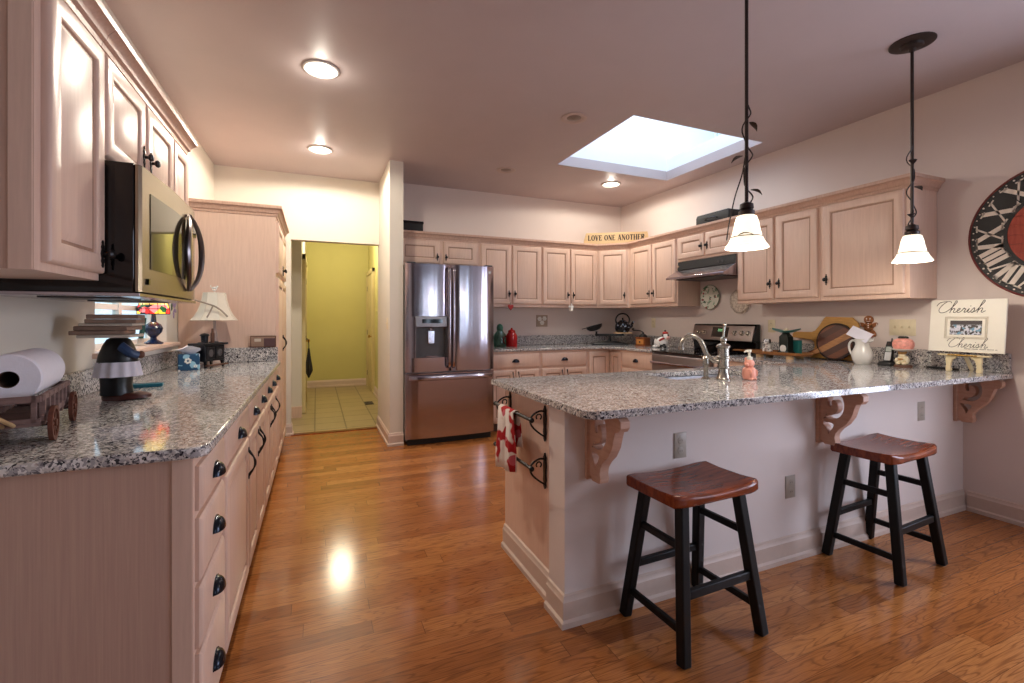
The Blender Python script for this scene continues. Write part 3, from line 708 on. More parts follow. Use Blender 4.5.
# ------------------------------------------------------------------ bar corbels, outlets, stools
wood('corbel_wood', (188, 146, 124), (204, 164, 142), (6, 6, 30), .5)
cb0 = thing('corbel', 'carved wooden scroll corbel under the left end of the bar counter', 'corbel', (1.06, PY, .588), 0, 'scroll corbels under the bar')
b = MB().box(-.035, .035, -.018, -.0005, 0, .294).box(-.026, .026, -.022, -.018, .006, .288); b.build('back_plate', 'corbel_wood', cb0, .003)
P = [(0, 0), (.225, 0), (.243, -.012), (.243, -.036), (.228, -.052), (.205, -.056), (.196, -.075), (.178, -.125), (.148, -.165), (.110, -.195), (.088, -.222), (.082, -.245), (.088, -.268), (.080, -.286), (.02, -.288), (0, -.27)]
h1 = [(.040, -.060), (.048, -.034), (.066, -.018), (.090, -.013), (.112, -.018), (.128, -.034), (.137, -.058), (.137, -.086), (.128, -.112), (.112, -.132), (.092, -.144), (.070, -.150), (.046, -.150), (.030, -.143), (.044, -.134), (.066, -.128), (.086, -.118), (.098, -.102), (.102, -.082), (.098, -.064), (.088, -.052), (.076, -.048), (.066, -.054), (.062, -.066), (.068, -.078), (.060, -.088), (.048, -.084)]
h2 = [(.014, -.166), (.034, -.172), (.060, -.170), (.078, -.178), (.070, -.196), (.056, -.214), (.046, -.232), (.040, -.214), (.030, -.196), (.016, -.186)]
MB().prism([(-(.02+.86*p[0]), .288+p[1]) for p in P], -.022, .022, 'yz', [[(-(.02+.86*p[0]), .288+p[1]) for p in h] for h in (h1, h2)]).build('scroll', 'corbel_wood', cb0, .002)
dup(cb0, (2.50, PY, .588), 'carved wooden scroll corbel under the middle of the bar counter, behind the farther stool')
dup(cb0, (3.84, PY, .588), 'carved wooden scroll corbel under the bar counter against the right wall')

def plate_mb(w, h, t=.005): return MB().loft([rect(-w/2, w/2, -h/2, h/2, i, y) for i, y in ((0, 0), (0, -t*.5), (.004, -t))])
def outlet(name, label, cat, loc, rz, mat, kind='outlet', w=.072, h=.116, gangs=1, group=None):
    o = thing(name, label, cat, loc, rz, group); plate_mb(w, h).build('cover_plate', mat, o)
    for g in range(gangs):
        x = (g-(gangs-1)/2)*.046
        if kind == 'outlet':
            for s in (-1, 1):
                MB().lathe([(.017, -.0045), (.017, -.0065), (.015, -.007)], (x, 0, s*.024), 16, 'y').build('receptacle', mat, o)
                b = MB(); [b.box(x+k*.006-.001, x+k*.006+.001, -.0075, -.0068, s*.024-.004, s*.024+.004) for k in (-1, 1)]; b.build('slots', 'grey_dark', o)
        else:
            MB().box(x-.006, x+.006, -.0065, -.004, -.013, .013).build('toggle_frame', mat, o)
            MB().bar((x, -.005, .0), (x, -.016, .008), .006, .010).build('toggle', mat, o)
    return o
outlet('outlet', 'grey electrical outlet on the bar wall between the left corbel and nearer stool', 'outlet', (1.533, PY-.0005, .671), 0, 'plate_grey')
outlet('outlet', 'low grey electrical outlet on the bar wall between the two stools', 'outlet', (2.267, PY-.0005, .378), 0, 'plate_grey')
outlet('outlet', 'grey electrical outlet on the bar wall near the right wall corner', 'outlet', (3.446, PY-.0005, .678), 0, 'plate_grey')
outlet('switch_plate', 'small beige switch plate on the wall end beside the refrigerator, facing the doorway', 'switch', (DX1-.0005, 4.80, 1.20), -pi/2, 'plate_ivory', 'toggle')

st = thing('bar_stool', 'black legged saddle stool with cherry wood seat, nearer the bar end', 'stool', (1.411, 1.457, 0), radians(2), 'saddle stools at the bar')
b = MB(); rings = []; SW, SD = .222, .152
for k in range(17):
    t = -1+k/8; x = SW*t
    zt_ = .592+.018*t*t-.004*t**4 ; ed = 1-.10*max(0, abs(t)-.8)/.2; y = SD*ed
    zb = .558; r = []
    for yy, zz in ((-y+.008, zb), (-y, zb+.006), (-y, zt_-.010), (-y+.010, zt_), (-y*.4, zt_-.006), (y*.4, zt_-.006), (y-.010, zt_), (y, zt_-.010), (y, zb+.006), (y-.008, zb)): r.append((x, yy, zz))
    rings.append(r)
b.loft(rings); b.build('seat', 'cherry_seat', st, .004, 50)
feet = {}
for sx_ in (-1, 1):
    for sy_ in (-1, 1):
        a = Vector((sx_*.205, sy_*.163, .004)); c = Vector((sx_*.150, sy_*.098, .562)); feet[sx_, sy_] = (a, c)
        l = MB().bar(a, c, .040, .040, up=(0, 1, 0)).build('leg', 'stool_black', st, .006)
        MB().lathe([(.010, .0), (.012, .001), (.012, .006)], (a.x, a.y, 0), 12).build('foot_glide', 'nickel', l)
def legp(k, z): a, c = feet[k]; t = (z-.004)/.558; return a+(c-a)*t
for s in (-1, 1):
    for z in (.115, .40): MB().bar(legp((s, -1), z), legp((s, 1), z), .020, .028).build('rung', 'stool_black', st, .004)
MB().bar(legp((-1, -1), .235), legp((1, -1), .235), .022, .034).build('rung', 'stool_black', st, .004)
MB().bar(legp((-1, 1), .225), legp((1, 1), .225), .022, .030).build('rung', 'stool_black', st, .004)
dup(st, (2.709, 1.462, 0), 'black legged saddle stool with cherry wood seat, nearer the right wall', radians(4))

# ------------------------------------------------------------------ towel bars on the bar end
def towelbar(label, z):
    o = thing('towel_bar', label, 'towel bar', (.956, 2.075, z), 0, 'iron towel bars on the bar end')
    MB().tube([(-.08, -.225, 0), (-.08, .225, 0)], .008, 10).build('bar', 'iron_black', o)
    for s in (-1, 1):
        y = s*.205; b = MB()
        b.prism([(y+dx, dz) for dx, dz in [(0, -.105), (.010, -.092), (.006, -.080), (.013, -.065), (.009, -.04), (.013, 0), (.009, .025), (.012, .038), (.004, .047), (0, .058), (-.004, .047), (-.012, .038), (-.009, .025), (-.013, 0), (-.009, -.04), (-.013, -.065), (-.006, -.080), (-.010, -.092)]], -.008, -.0005, 'yz')
        b.tube([(x, y, zz) for x, zz in [(p.x, p.y) for p in catmull([(-.004, .03, 0), (-.03, .034, 0), (-.06, .022, 0), (-.078, .0, 0), (-.07, -.03, 0), (-.04, -.06, 0), (-.004, -.085, 0)], 5)]], .0045, 6)
        b.tube([(x, y, zz) for x, zz in arc(-.035, .008, .013, -60, 220, 8)], .0035, 6)
        b.sph((-.08, y+s*.02, 0), .012, 10, 8); b.build('bracket', 'iron_black', o)
    return o
towelbar('black scrolled iron towel bar holding the dish towel, upper of two on the bar end', .80)
towelbar('bare black scrolled iron towel bar, lower of two on the bar end', .585)
spots('towel_cloth', (232, 222, 212), [((176, 22, 30), .56), ((200, 90, 100), .66)], 13, .9)
b = MB(); rings = []; N = 20
prof = [(-.016, -.275)]+[(-.016, -.275+.275*k/6) for k in range(1, 7)]+[(.010*cos(radians(180-a))*1.2, .010*sin(radians(a))) for a in (30, 60, 90, 120, 150)]+[(.016, -.16*k/5) for k in range(0, 6)]
for j in range(N+1):
    t = j/N; y = 2.02+.19*t; ring = []
    for k, (x, z) in enumerate(prof):
        d = min(1, abs(z)*6); w_ = .012*d*sin(t*13+1+k*.06)+.006*d*sin(t*29); zz = z-.025*d*t*(1 if x < 0 else .3)
        ring.append((.876+x+w_-.006*d, y+(t-.5)*.05*d, .80+zz))
    rings.append(ring)
b.loft(rings, (False, False), False); o = b.build('dish_towel', 'towel_cloth', angle=80)
m_ = o.modifiers.new('thick', 'SOLIDIFY'); m_.thickness = .003; m_.offset = 1
tag(o, 'white dish towel with red blotches draped over the upper iron bar', 'towel')

# ------------------------------------------------------------------ faucet group at the sink
o = thing('faucet', 'brushed nickel gooseneck faucet with tall lever beside the sink', 'faucet', (2.071, 1.90, CT))
MB().lathe([(.037, 0), (.038, .006), (.034, .012), (.026, .045), (.025, .060), (.034, .066), (.034, .074), (.030, .078), (.030, .115), (.035, .120), (.035, .128), (.029, .133), (.029, .172), (.036, .178), (.037, .186), (.030, .194), (.014, .200), (.013, .208), (.019, .216), (.018, .228), (.008, .236), (0, .238)], seg=24).build('body', 'nickel', o)
d = Vector((-.80, .60, 0))
P = catmull([d*r+Vector((0, 0, z)) for r, z in ((.02, .098), (.055, .105), (.085, .135), (.105, .185), (.13, .225), (.165, .243), (.195, .232), (.215, .205), (.22, .172))], 5)
b = MB().tube(P, [.0145-.003*k/(len(P)-1) for k in range(len(P))], 12); b.lathe([(.016, .160), (.017, .176), (.013, .18)], tuple(d*.22), 14); b.build('spout', 'nickel', o)
b = MB().tube([(0, 0, .232), (.003, 0, .262), (.008, 0, .295)], [.006, .0055, .008], 10).sph((.009, 0, .302), .011, 10, 8); b.build('lever', 'nickel', o)
o = thing('side_sprayer', 'short brushed nickel side sprayer left of the faucet', 'sprayer', (1.998, 1.955, CT))
MB().lathe([(.024, 0), (.024, .004), (.017, .010), (.0135, .014), (.0125, .07), (.015, .078)], seg=18).build('base', 'nickel', o)
MB().lathe([(.014, .079), (.020, .086), (.021, .108), (.018, .122), (.010, .132), (0, .134)], seg=18).build('spray_head', 'nickel', o)
plain('pig_pink', (232, 158, 138), .4); plain('pump_cream', (230, 224, 206), .35)
o = thing('soap_dispenser', 'pink pig shaped soap dispenser with white pump right of the faucet', 'soap dispenser', (2.197, 1.84, CT))
b = MB().lathe([(.026, 0), (.034, .008), (.037, .030), (.034, .052), (.024, .062)], seg=20).sph((0, 0, .080), (.028, .026, .024), 16, 10)
b.sph((-.028, -.010, .076), (.010, .009, .009), 10, 8)
for s in (-1, 1): b.sph((-.008+s*.012, -.006*s, .102), (.007, .005, .010), 8, 6); b.sph((s*.02, -.026, .035), (.008, .012, .018), 8, 6); b.sph((s*.016, -.02, .006), (.012, .014, .008), 8, 6)
b.build('bottle', 'pig_pink', o)
b = MB().lathe([(.016, .098), (.017, .112), (.009, .114), (.006, .118), (.006, .136), (.010, .138), (.010, .146), (0, .147)], seg=16)
b.build('pump', 'pump_cream', o)
MB().tube([(.012, 0, .143), (-.02, 0, .143), (-.034, .004, .138)], [.006, .0055, .004], 8).build('nozzle', 'pump_cream', o)

# ------------------------------------------------------------------ lettering
def stroke(b, p, q, w, t0, t1):
    p, q = Vector(p), Vector(q); d = (q-p).normalized(); n = Vector((-d.y, d.x))*w/2
    b.prism([tuple(p-n), tuple(q-n), tuple(q+n), tuple(p+n)], t0, t1, 'xz')
TH, TN, SF = .20, .08, .075     # thick stroke, thin stroke, serif (cap height 1)
GLY = {
 'I': (.34, [((.17, 0), (.17, 1), TH)], [(.17, 0), (.17, 1)]),
 'V': (.86, [((.12, 1), (.43, 0), TH), ((.74, 1), (.43, 0), TN)], [(.12, 1), (.74, 1)]),
 'X': (.86, [((.10, 1), (.76, 0), TH), ((.76, 1), (.10, 0), TN)], [(.10, 1), (.76, 1), (.10, 0), (.76, 0)]),
 'L': (.72, [((.16, 0), (.16, 1), TH), ((.06, .04), (.66, .04), TN), ((.64, 0), (.64, .26), TN)], [(.16, 1)]),
 'E': (.74, [((.16, 0), (.16, 1), TH), ((.06, .04), (.66, .04), TN), ((.06, .96), (.64, .96), TN), ((.16, .52), (.52, .52), TN), ((.65, 0), (.65, .24), TN), ((.63, .78), (.63, 1), TN)], []),
 'N': (.92, [((.16, 0), (.16, 1), TN), ((.14, 1), (.78, 0), TH), ((.78, 0), (.78, 1), TN)], [(.16, 0), (.16, 1), (.78, 1)]),
 'A': (.90, [((.12, 0), (.44, 1), TN), ((.76, 0), (.44, 1), TH), ((.22, .32), (.66, .32), TN)], [(.12, 0), (.76, 0)]),
 'T': (.80, [((.40, 0), (.40, 1), TH), ((.04, .96), (.76, .96), TN), ((.06, .76), (.06, 1), TN), ((.74, .76), (.74, 1), TN)], [(.40, 0)]),
 'H': (.94, [((.18, 0), (.18, 1), TH), ((.76, 0), (.76, 1), TH), ((.18, .5), (.76, .5), TN)], [(.18, 0), (.18, 1), (.76, 0), (.76, 1)]),
 'R': (.86, [((.18, 0), (.18, 1), TH), ((.1, .96), (.5, .96), TN), ((.5, .96), (.66, .86), TH), ((.66, .9), (.66, .62), TH), ((.66, .66), (.5, .52), TH), ((.18, .52), (.52, .52), TN), ((.42, .5), (.74, .02), TH)], [(.18, 0), (.76, 0)]),
 'O': (.90, [((.45+.34*cos(radians(a)), .5+.46*sin(radians(a))), (.45+.34*cos(radians(a+20)), .5+.46*sin(radians(a+20))), TN+(TH-TN)*abs(cos(radians(a+10)))) for a in range(0, 360, 20)], []),
}
def write(b, txt, x, z, h, t0, t1, gap=.10, sx=1.0, tf=None):
    for ch in txt:
        if ch == ' ': x += .5*h*sx; continue
        w_, ss, sf = GLY[ch]
        for p, q, wd in ss: stroke(b, (x+p[0]*h*sx, z+p[1]*h), (x+q[0]*h*sx, z+q[1]*h), wd*h, t0, t1)
        for p in sf:
            zz = z+(.03 if p[1] == 0 else .97)*h; stroke(b, (x+(p[0]-.17)*h*sx, zz), (x+(p[0]+.17)*h*sx, zz), .06*h, t0, t1)
        x += (w_+gap)*h*sx
    return x
def width(txt, gap=.10): return sum(.5 if c == ' ' else GLY[c][0]+gap for c in txt)-gap

# motto sign over the corner cabinet
wood('sign_wood', (190, 158, 116), (206, 178, 136), (2, 8, 20), .6)
plain('ink_brown', (44, 30, 26), .7)
so = thing('wooden_sign', 'cream wooden sign lettered LOVE ONE ANOTHER on top of the corner cabinet', 'sign', (3.505, 4.90, 2.201), math.atan2(4.68-5.12, 3.85-3.16))
b = MB().prism([(-.41, 0), (.40, 0), (.41, .02), (.385, .145), (-.375, .145), (-.40, .06)], -.009, .009, 'xz'); b.build('board', 'sign_wood', so, .003)
b = MB(); hh = .070; sx_ = .70/(width('LOVE ONE ANOTHER')*hh); write(b, 'LOVE ONE ANOTHER', -.35, .044, hh, -.0115, -.0088, sx=sx_); b.build('lettering', 'ink_brown', so)

# ------------------------------------------------------------------ round wall clock
wood('clock_red', (150, 50, 34), (184, 82, 58), (22, 3, 3), .55); plain('clock_black', (34, 32, 30), .6, var=.2); plain('clock_rim', (112, 40, 34), .5); plain('clock_white', (226, 214, 200), .6)
co = thing('wall_clock', 'large round clock with roman numerals on a black ring and red centre', 'clock', (XR-.001, 1.211, 1.758), -pi/2)
MB().lathe([(.400, 0), (.406, -.006), (.406, -.024), (.400, -.028), (.395, -.026), (.395, 0)], seg=96, axis='y').build('rim', 'clock_rim', co)
MB().lathe([(.394, -.002), (.394, -.024), (.222, -.024), (.222, -.002)], seg=96, axis='y', cap=(False, False)).build('dial_ring', 'clock_black', co)
b = MB()
for k in range(-4, 4):
    z0, z1 = k*.056+.0008, (k+1)*.056-.0008; a = [(.221*cos(t), .221*sin(t)) for t in [2*pi*i/96 for i in range(96)]]
    pl_ = [(x, z) for x, z in a if z0 <= z <= z1]
    R_ = lambda z: math.sqrt(max(0, .221**2-z*z))
    poly = [(-R_(z0), z0), (R_(z0), z0)]+sorted([p for p in pl_ if p[0] > 0], key=lambda p: p[1])+[(R_(z1), z1), (-R_(z1), z1)]+sorted([p for p in pl_ if p[0] < 0], key=lambda p: -p[1])
    b.prism(poly, -.022, -.002, 'xz')
b.build('dial_centre', 'clock_red', co)
b = MB()
for h_ in range(1, 13):
    s_ = ['I', 'II', 'III', 'IIII', 'V', 'VI', 'VII', 'VIII', 'IX', 'X', 'XI', 'XII'][h_-1]
    a = radians(-30*h_); nb = MB(); H_ = .128; sq = {4: .82, 8: .70, 7: .80}.get(h_, .95)
    write(nb, s_, -width(s_, .04)*H_*sq/2, .238, H_, -.0265, -.0235, .04, sq)
    R2 = Matrix.Rotation(-a, 4, 'Y'); b.xf(R2); b.add([tuple(p) for p in nb.v], nb.f); b.xf()
b.build('numerals', 'clock_white', co)
b = MB()
for k in range(60):
    a = 2*pi*k/60; b.lathe([(.0055 if k % 5 == 0 else .004, -.0235), (.0055 if k % 5 == 0 else .004, -.026), (0, -.0262)], (.381*cos(a), 0, .381*sin(a)), 8, 'y')
b.build('minute_dots', 'clock_white', co)
for L_, a in ((.20, 35), (.30, -40)):
    a = radians(a); b = MB(); b.bar((0, -.034, 0), (L_*sin(a), -.034, L_*cos(a)), .014, .003, up=(0, 1, 0), w2=.004); b.build('hand', 'iron_black', co)
MB().lathe([(.016, -.022), (.016, -.038), (0, -.04)], seg=16, axis='y').build('hub', 'iron_black', co)

# ------------------------------------------------------------------ Cherish frame on its easel
plain('board_white', (236, 230, 216), .5, var=.01); plain('easel_cream', (226, 208, 166), .5); plain('gold', (164, 128, 60), .35, .6)
fo = thing('photo_frame', 'white panel lettered Cherish around a small group photo, standing on the easel', 'photo frame', (3.772, 1.578, 1.0375), -pi/2)
TL = rot(x=radians(-7))
def tl(b): b.xf(TL); return b
tl(MB()).box(-.186, .186, -.012, 0, 0, .335).build('panel', 'board_white', fo, .002)
b = tl(MB())
for x0, x1, z0, z1, w_ in ((-.105, .105, .085, .225, .004), (-.097, .097, .093, .217, .003)):
    b.box(x0, x1, -.016, -.012, z0, z0+w_).box(x0, x1, -.016, -.012, z1-w_, z1).box(x0, x0+w_, -.016, -.012, z0, z1).box(x1-w_, x1, -.016, -.012, z0, z1)
b.build('inner_frame', plain('frame_bevel', (206, 196, 178), .5).name, fo)
t = NT('group_photo'); v = t.coord(); sp_ = t.add('ShaderNodeSeparateXYZ'); t.link(v, sp_.inputs[0])
n1 = t.noise(v, 60, 2); c = t.mix(t.ramp(n1, [(.46, (0, 0, 0)), (.52, (1, 1, 1))]), lin(52, 44, 46), lin(206, 208, 220))
n2 = t.noise(v, 38, 1); c = t.mix(t.ramp(n2, [(.56, (0, 0, 0)), (.60, (1, 1, 1))]), c, lin(104, 150, 176))
c = t.mix(t.ramp(sp_.outputs[2], [(.166, (0, 0, 0)), (.178, (1, 1, 1))]), c, lin(48, 36, 36)); t.base(c); t.set(.25)
tl(MB()).box(-.078, .078, -.0135, -.012, .110, .200).build('photo', 'group_photo', fo)
CUR = [[(2.0, 2.25), (1.75, 2.6), (1.1, 2.6), (.4, 1.8), (.1, .8), (.5, .05), (1.3, .05), (2.0, .6), (2.6, 1.6), (2.95, 2.5), (2.7, 2.75), (2.5, 1.8), (2.4, 0), (2.45, .5), (2.8, 1.0), (3.05, .85), (3.0, .2), (3.25, 0), (3.6, .3), (4.0, .7), (3.95, 1.0), (3.7, .85), (3.65, .25), (3.95, 0), (4.4, .35), (4.7, 1.05), (4.8, .88), (5.05, .85), (4.95, .25), (5.12, 0), (5.4, .3), (5.65, .95), (5.6, .25), (5.78, 0), (6.05, .3), (6.45, 1.1), (6.65, .5), (6.5, .02), (6.2, .12), (6.6, .12), (7.0, .5), (7.5, 1.6), (7.85, 2.5), (7.6, 2.75), (7.4, 1.8), (7.3, 0), (7.35, .5), (7.7, 1.0), (7.98, .85), (7.92, .2), (8.15, 0), (8.6, .4)],
       [(-.6, 1.6), (-.3, 2.3), (.5, 2.6), (1.1, 2.62)]]
for x0, z0, u, r in ((-.150, .252, .0275, .0021), (-.085, .030, .0225, .0014)):
    b = tl(MB())
    for C_ in CUR: b.tube([(x0+(p.x+.28*p.y)*u, -.0125, z0+p.y*u) for p in catmull([(a, c, 0) for a, c in C_], 5)], r, 5)
    b.sph((x0+(5.72+.28*1.5)*u, -.0125, z0+1.5*u), r*1.3, 6, 5); b.build('lettering', 'ink_brown', fo)
b = tl(MB())
for k in range(30):
    if k % 7 != 6: b.box(.0+k*.0052, .0036+k*.0052, -.0127, -.012, .020, .0235)
b.build('caption_line', 'ink_brown', fo)
eo = thing('easel', 'small cream carved easel holding the white Cherish panel', 'easel', (3.745, 1.572, CT), -pi/2); o.scale = (1, 1, 1.11)
b = MB().box(-.125, .125, -.022, .024, .100, .110); b.build('ledge', 'easel_cream', eo, .003)
b = MB().sph((0, -.023, .106), (.055, .004, .007), 12, 6); 
for k in range(-4, 5): b.sph((k*.016, -.024, .106), (.009, .004, .005), 8, 6)
b.build('gilt_carving', 'gold', eo)
for s in (-1, 1):
    P = [(.012, 0), (.016, .012), (.010, .03), (.013, .05), (.020, .075), (.040, .090), (.040, .100), (-.012, .100), (-.014, .07), (-.010, .045), (-.014, .02), (-.012, 0)]
    MB().prism([(s*.075-s*x, z) for x, z in P], -.010, .008, 'xz').build('leg', 'easel_cream', eo, .002)
MB().bar((0, .02, .10), (0, .10, .004), .03, .008, up=(1, 0, 0)).build('rear_leg', 'easel_cream', eo)
o = thing('remote', 'flat black remote lying on the counter behind the cream easel', 'remote', (3.855, 1.73, CT), radians(80))
MB().loft([[(x*.085, y*.022, z) for x, y in ((-1, -1), (1, -1), (1, 1), (-1, 1))] for z in (0, .012)]).build('case', 'black_matte', o, .004)
b = MB()
for i in range(3):
    for k in range(6): b.box(-.06+k*.02, -.048+k*.02, -.013+i*.01, -.007+i*.01, .012, .0135)
b.build('buttons', 'grey_dark', o)

# ------------------------------------------------------------------ along the range wall
plain('china_white', (232, 228, 220), .2, var=.02); plain('paper_white', (226, 222, 232), .8, var=.02)
o = thing('pitcher', 'white china pitcher with an envelope leaning on its rim', 'pitcher', (3.73, 2.150, CT), -pi/2); o.scale = (.93, .93, 1.0)
b = MB(); R_ = [(.045, 0), (.052, .006), (.066, .03), (.073, .06), (.068, .09), (.054, .12), (.046, .145), (.050, .17), (.056, .185)]
b.lathe(R_+[(r-.005, z) for r, z in R_[:1:-1]], seg=28, cap=(True, True)); b.build('body', 'china_white', o)
MB().tube(catmull([(-.046, 0, .165), (-.075, 0, .172), (-.098, 0, .145), (-.096, 0, .10), (-.070, 0, .055)], 6), .0075, 8, flat=1.3).build('handle', 'china_white', o)
MB().loft([[(x0, y, z) for y, z in ((-.02, .16), (.02, .16), (.022, .188), (-.022, .188))] for x0 in (.046,)]+[[(x0, y, z) for y, z in ((-.006, .172), (.006, .172), (.008, .19), (-.008, .19))] for x0 in (.078,)]).build('spout', 'china_white', o)
o = MB(); o.xf(rot(z=-pi/2, loc=(3.688, 2.165, 1.105)) @ Matrix.Rotation(radians(24), 4, 'Y') @ Matrix.Rotation(radians(-28), 4, 'X'))
o.box(-.078, .072, -.002, .002, -.005, .075).box(-.07, -.02, -.003, -.002, .03, .031)
tag(o.build('envelope', 'paper_white'), 'white envelope tilted across the top of the china pitcher', 'envelope')
# gingerbread plaque
plain('ginger', (150, 92, 52), .7); plain('icing', (240, 228, 220), .5); plain('icing_red', (176, 60, 52), .5)
o = thing('gingerbread_ornament', 'brown gingerbread man ornament hanging on the wall beside the switch plate', 'ornament', (XR-.001, 2.215, 1.192), -pi/2)
b = MB(); ell = lambda cx, cz, rx, rz, a=0, n=20: [(cx+rx*cos(t)*cos(a)-rz*sin(t)*sin(a), cz+rx*cos(t)*sin(a)+rz*sin(t)*cos(a)) for t in [2*pi*i/n for i in range(n)]]
for e in (ell(0, .05, .033, .032), ell(0, -.005, .032, .042), ell(-.036, .008, .030, .014, 2.5), ell(.036, .008, .030, .014, .65), ell(-.028, -.05, .034, .018, .95), ell(.028, -.05, .034, .018, 2.2)): b.prism(e, -.012, -.001, 'xz')
b.build('body', 'ginger', o, .002)
b = MB()
for x in (-.012, .012): b.sph((x, -.012, .057), (.005, .002, .006), 8, 6)
for z in (.02, .005, -.01): b.sph((0, -.012, z), (.005, .002, .004), 8, 6)
b.tube([(x, -.0125, .04-.005*cos(x*120)) for x in (-.014, -.007, 0, .007, .014)], .0016, 5)
for s in (-1, 1): b.tube([(s*.055, -.0125, .005), (s*.060, -.0125, .022)], .002, 5); b.tube([(s*.030, -.0125, -.068), (s*.048, -.0125, -.058)], .002, 5)
b.build('icing', 'icing', o)
b = MB()
for s in (-1, 1): b.sph((s*.016, -.013, -.078), (.018, .003, .010), 10, 6)
b.build('bow', 'icing_red', o)
outlet('switch_plate', 'wide ivory plate of three toggle switches right of the gingerbread ornament', 'switch', (XR-.0005, 1.995, 1.186), -pi/2, 'plate_ivory', 'toggle', .165, .118, 3)
outlet('outlet', 'ivory outlet on the wall between the range and the teal scale', 'outlet', (XR-.0005, 3.045, 1.180), -pi/2, 'plate_ivory')
outlet('outlet', 'ivory outlet on the wall above the coffee grinder', 'outlet', (XR-.0005, 4.695, 1.195), -pi/2, 'plate_ivory')
# cordless phone
plain('phone_silver', (168, 168, 170), .35, .3)
o = thing('cordless_phone', 'black and silver cordless phone in its cradle beside the pink candle warmer', 'phone', (3.79, 2.012, CT), -pi/2)
MB().loft([[(x*.042*k, y*.055*k, z) for x, y in ((-1, -1), (1, -1), (1, 1), (-1, 1))] for k, z in ((1, 0), (1, .012), (.86, .028))]).build('cradle', 'black_matte', o, .003)
T2 = rot(x=radians(-14), loc=(0, -.005, .024)); b = MB().xf(T2)
b.loft([[(x*w_, y*.013, z) for x, y in ((-1, -1), (1, -1), (1, 1), (-1, 1))] for w_, z in ((.022, 0), (.025, .02), (.024, .12), (.020, .150))]); hs = b.build('handset', 'black_matte', o, .004)
MB().xf(T2).box(-.019, .019, -.0155, -.012, .075, .11).build('screen', plain('phone_lcd', (150, 160, 150), .2).name, hs)
b = MB().xf(T2); b.box(-.020, .020, -.0150, -.0125, .010, .070); b.build('keypad', 'phone_silver', hs)
MB().tube([(.017, .008, .165), (.017, .012, .195)], .004, 8).build('antenna', 'black_matte', o)
# candle warmer
plain('warmer_pink', (226, 150, 134), .35, var=.22, scale=60); plain('wood_brown', (92, 56, 36), .5); plain('fig_cream', (230, 214, 180), .4); plain('fig_gold', (178, 130, 66), .45); plain('leaf_dark', (36, 42, 30), .6)
o = thing('candle_warmer', 'pink mottled dome candle on a plate held up by a cream figurine', 'candle', (3.735, 1.893, CT), -pi/2)
b = MB().loft([ell(0, 0, .052*k, .045*k, 0, 24) and [(p[0], p[1], z) for p in ell(0, 0, .052*k, .045*k, 0, 24)] for k, z in ((1, 0), (1, .012), (.92, .018))]); b.build('base', 'wood_brown', o)
b = MB().sph((0, 0, .050), (.036, .032, .034), 16, 10).sph((0, -.012, .084), (.022, .020, .020), 14, 8)
for s in (-1, 1): b.sph((s*.030, -.018, .045), (.012, .014, .020), 10, 6); b.sph((s*.018, -.026, .026), (.013, .014, .010), 10, 6)
b.build('figurine', 'fig_cream', o)
b = MB().sph((0, -.012, .097), (.024, .022, .010), 14, 6)
for s in (-1, 1): b.sph((s*.019, -.010, .106), (.008, .006, .010), 8, 6)
b.sph((0, -.033, .058), (.018, .006, .007), 10, 6); b.build('hat_and_scarf', 'fig_gold', o)
MB().lathe([(.02, .108), (.05, .116), (.072, .124), (.074, .128), (.05, .124), (0, .120)], seg=28).build('plate', 'china_white', o)
MB().lathe([(.052, .127), (.060, .145), (.060, .170), (.050, .190), (.030, .200), (0, .202)], seg=28).build('dome', 'warmer_pink', o)
b = MB()
for k in range(6): b.sph((.016*cos(k), .014*sin(k), .206), (.018, .010, .009), 8, 6)
b.build('topper', 'leaf_dark', o)
# boards leaning on the wall
t = NT('acacia'); v = t.coord((1, 1, 1), (0, radians(32), 0)); sp_ = t.add('ShaderNodeSeparateXYZ'); t.link(v, sp_.inputs[0])
ma = t.add('ShaderNodeMath', operation='MULTIPLY'); t.link(sp_.outputs[2], ma.inputs[0]); ma.inputs[1].default_value = 21
fl = t.add('ShaderNodeMath', operation='FLOOR'); t.link(ma.outputs[0], fl.inputs[0]); wn = t.add('ShaderNodeTexWhiteNoise'); wn.noise_dimensions = '1D'; t.link(fl.outputs[0], wn.inputs['W'])
v2 = t.coord((8, 8, 50), (0, radians(32), 0)); nn = t.noise(v2, 2, 3)
c = t.mix(t.ramp(nn, [(.4, (0, 0, 0)), (.7, (.35, .35, .35))]), t.ramp(wn.outputs['Value'], [(0, lin(74, 34, 18)), (.4, lin(112, 58, 28)), (.7, lin(96, 46, 24)), (.8, lin(178, 120, 66))], 'CONSTANT'), lin(60, 30, 16)); t.base(c); t.set(.4)
wood('board_gold', (170, 122, 56), (196, 148, 76), (4, 4, 26), .4); plain('bark', (42, 24, 18), .7, var=.3)
o = thing('cutting_board', 'large golden paddle shaped cutting board leaning on the wall', 'cutting board', (3.862, 2.43, CT+.001), -pi/2)
TB = rot(x=radians(-5)); P = [(-.20, .005), (.14, .005), (.175, .06), (.18, .22), (.165, .30), (.12, .345), (-.085, .352), (-.10, .34), (-.135, .28), (-.17, .235), (-.20, .222), (-.35, .222), (-.37, .20), (-.36, .17), (-.20, .155), (-.175, .14), (-.165, .10)]
MB().xf(TB).prism(P, -.012, .006, 'xz').build('board', 'board_gold', o, .004)
o = thing('cutting_board', 'round striped dark wood cutting board with bark rim in front of the golden board', 'cutting board', (3.805, 2.405, CT+.003), -pi/2)
TB = rot(x=radians(-8)); cz = .150
MB().xf(TB).lathe([(.136, -.011), (.136, .009), (0, .009), ], (0, 0, cz), 48, 'y').build('board', 'acacia', o, .003)
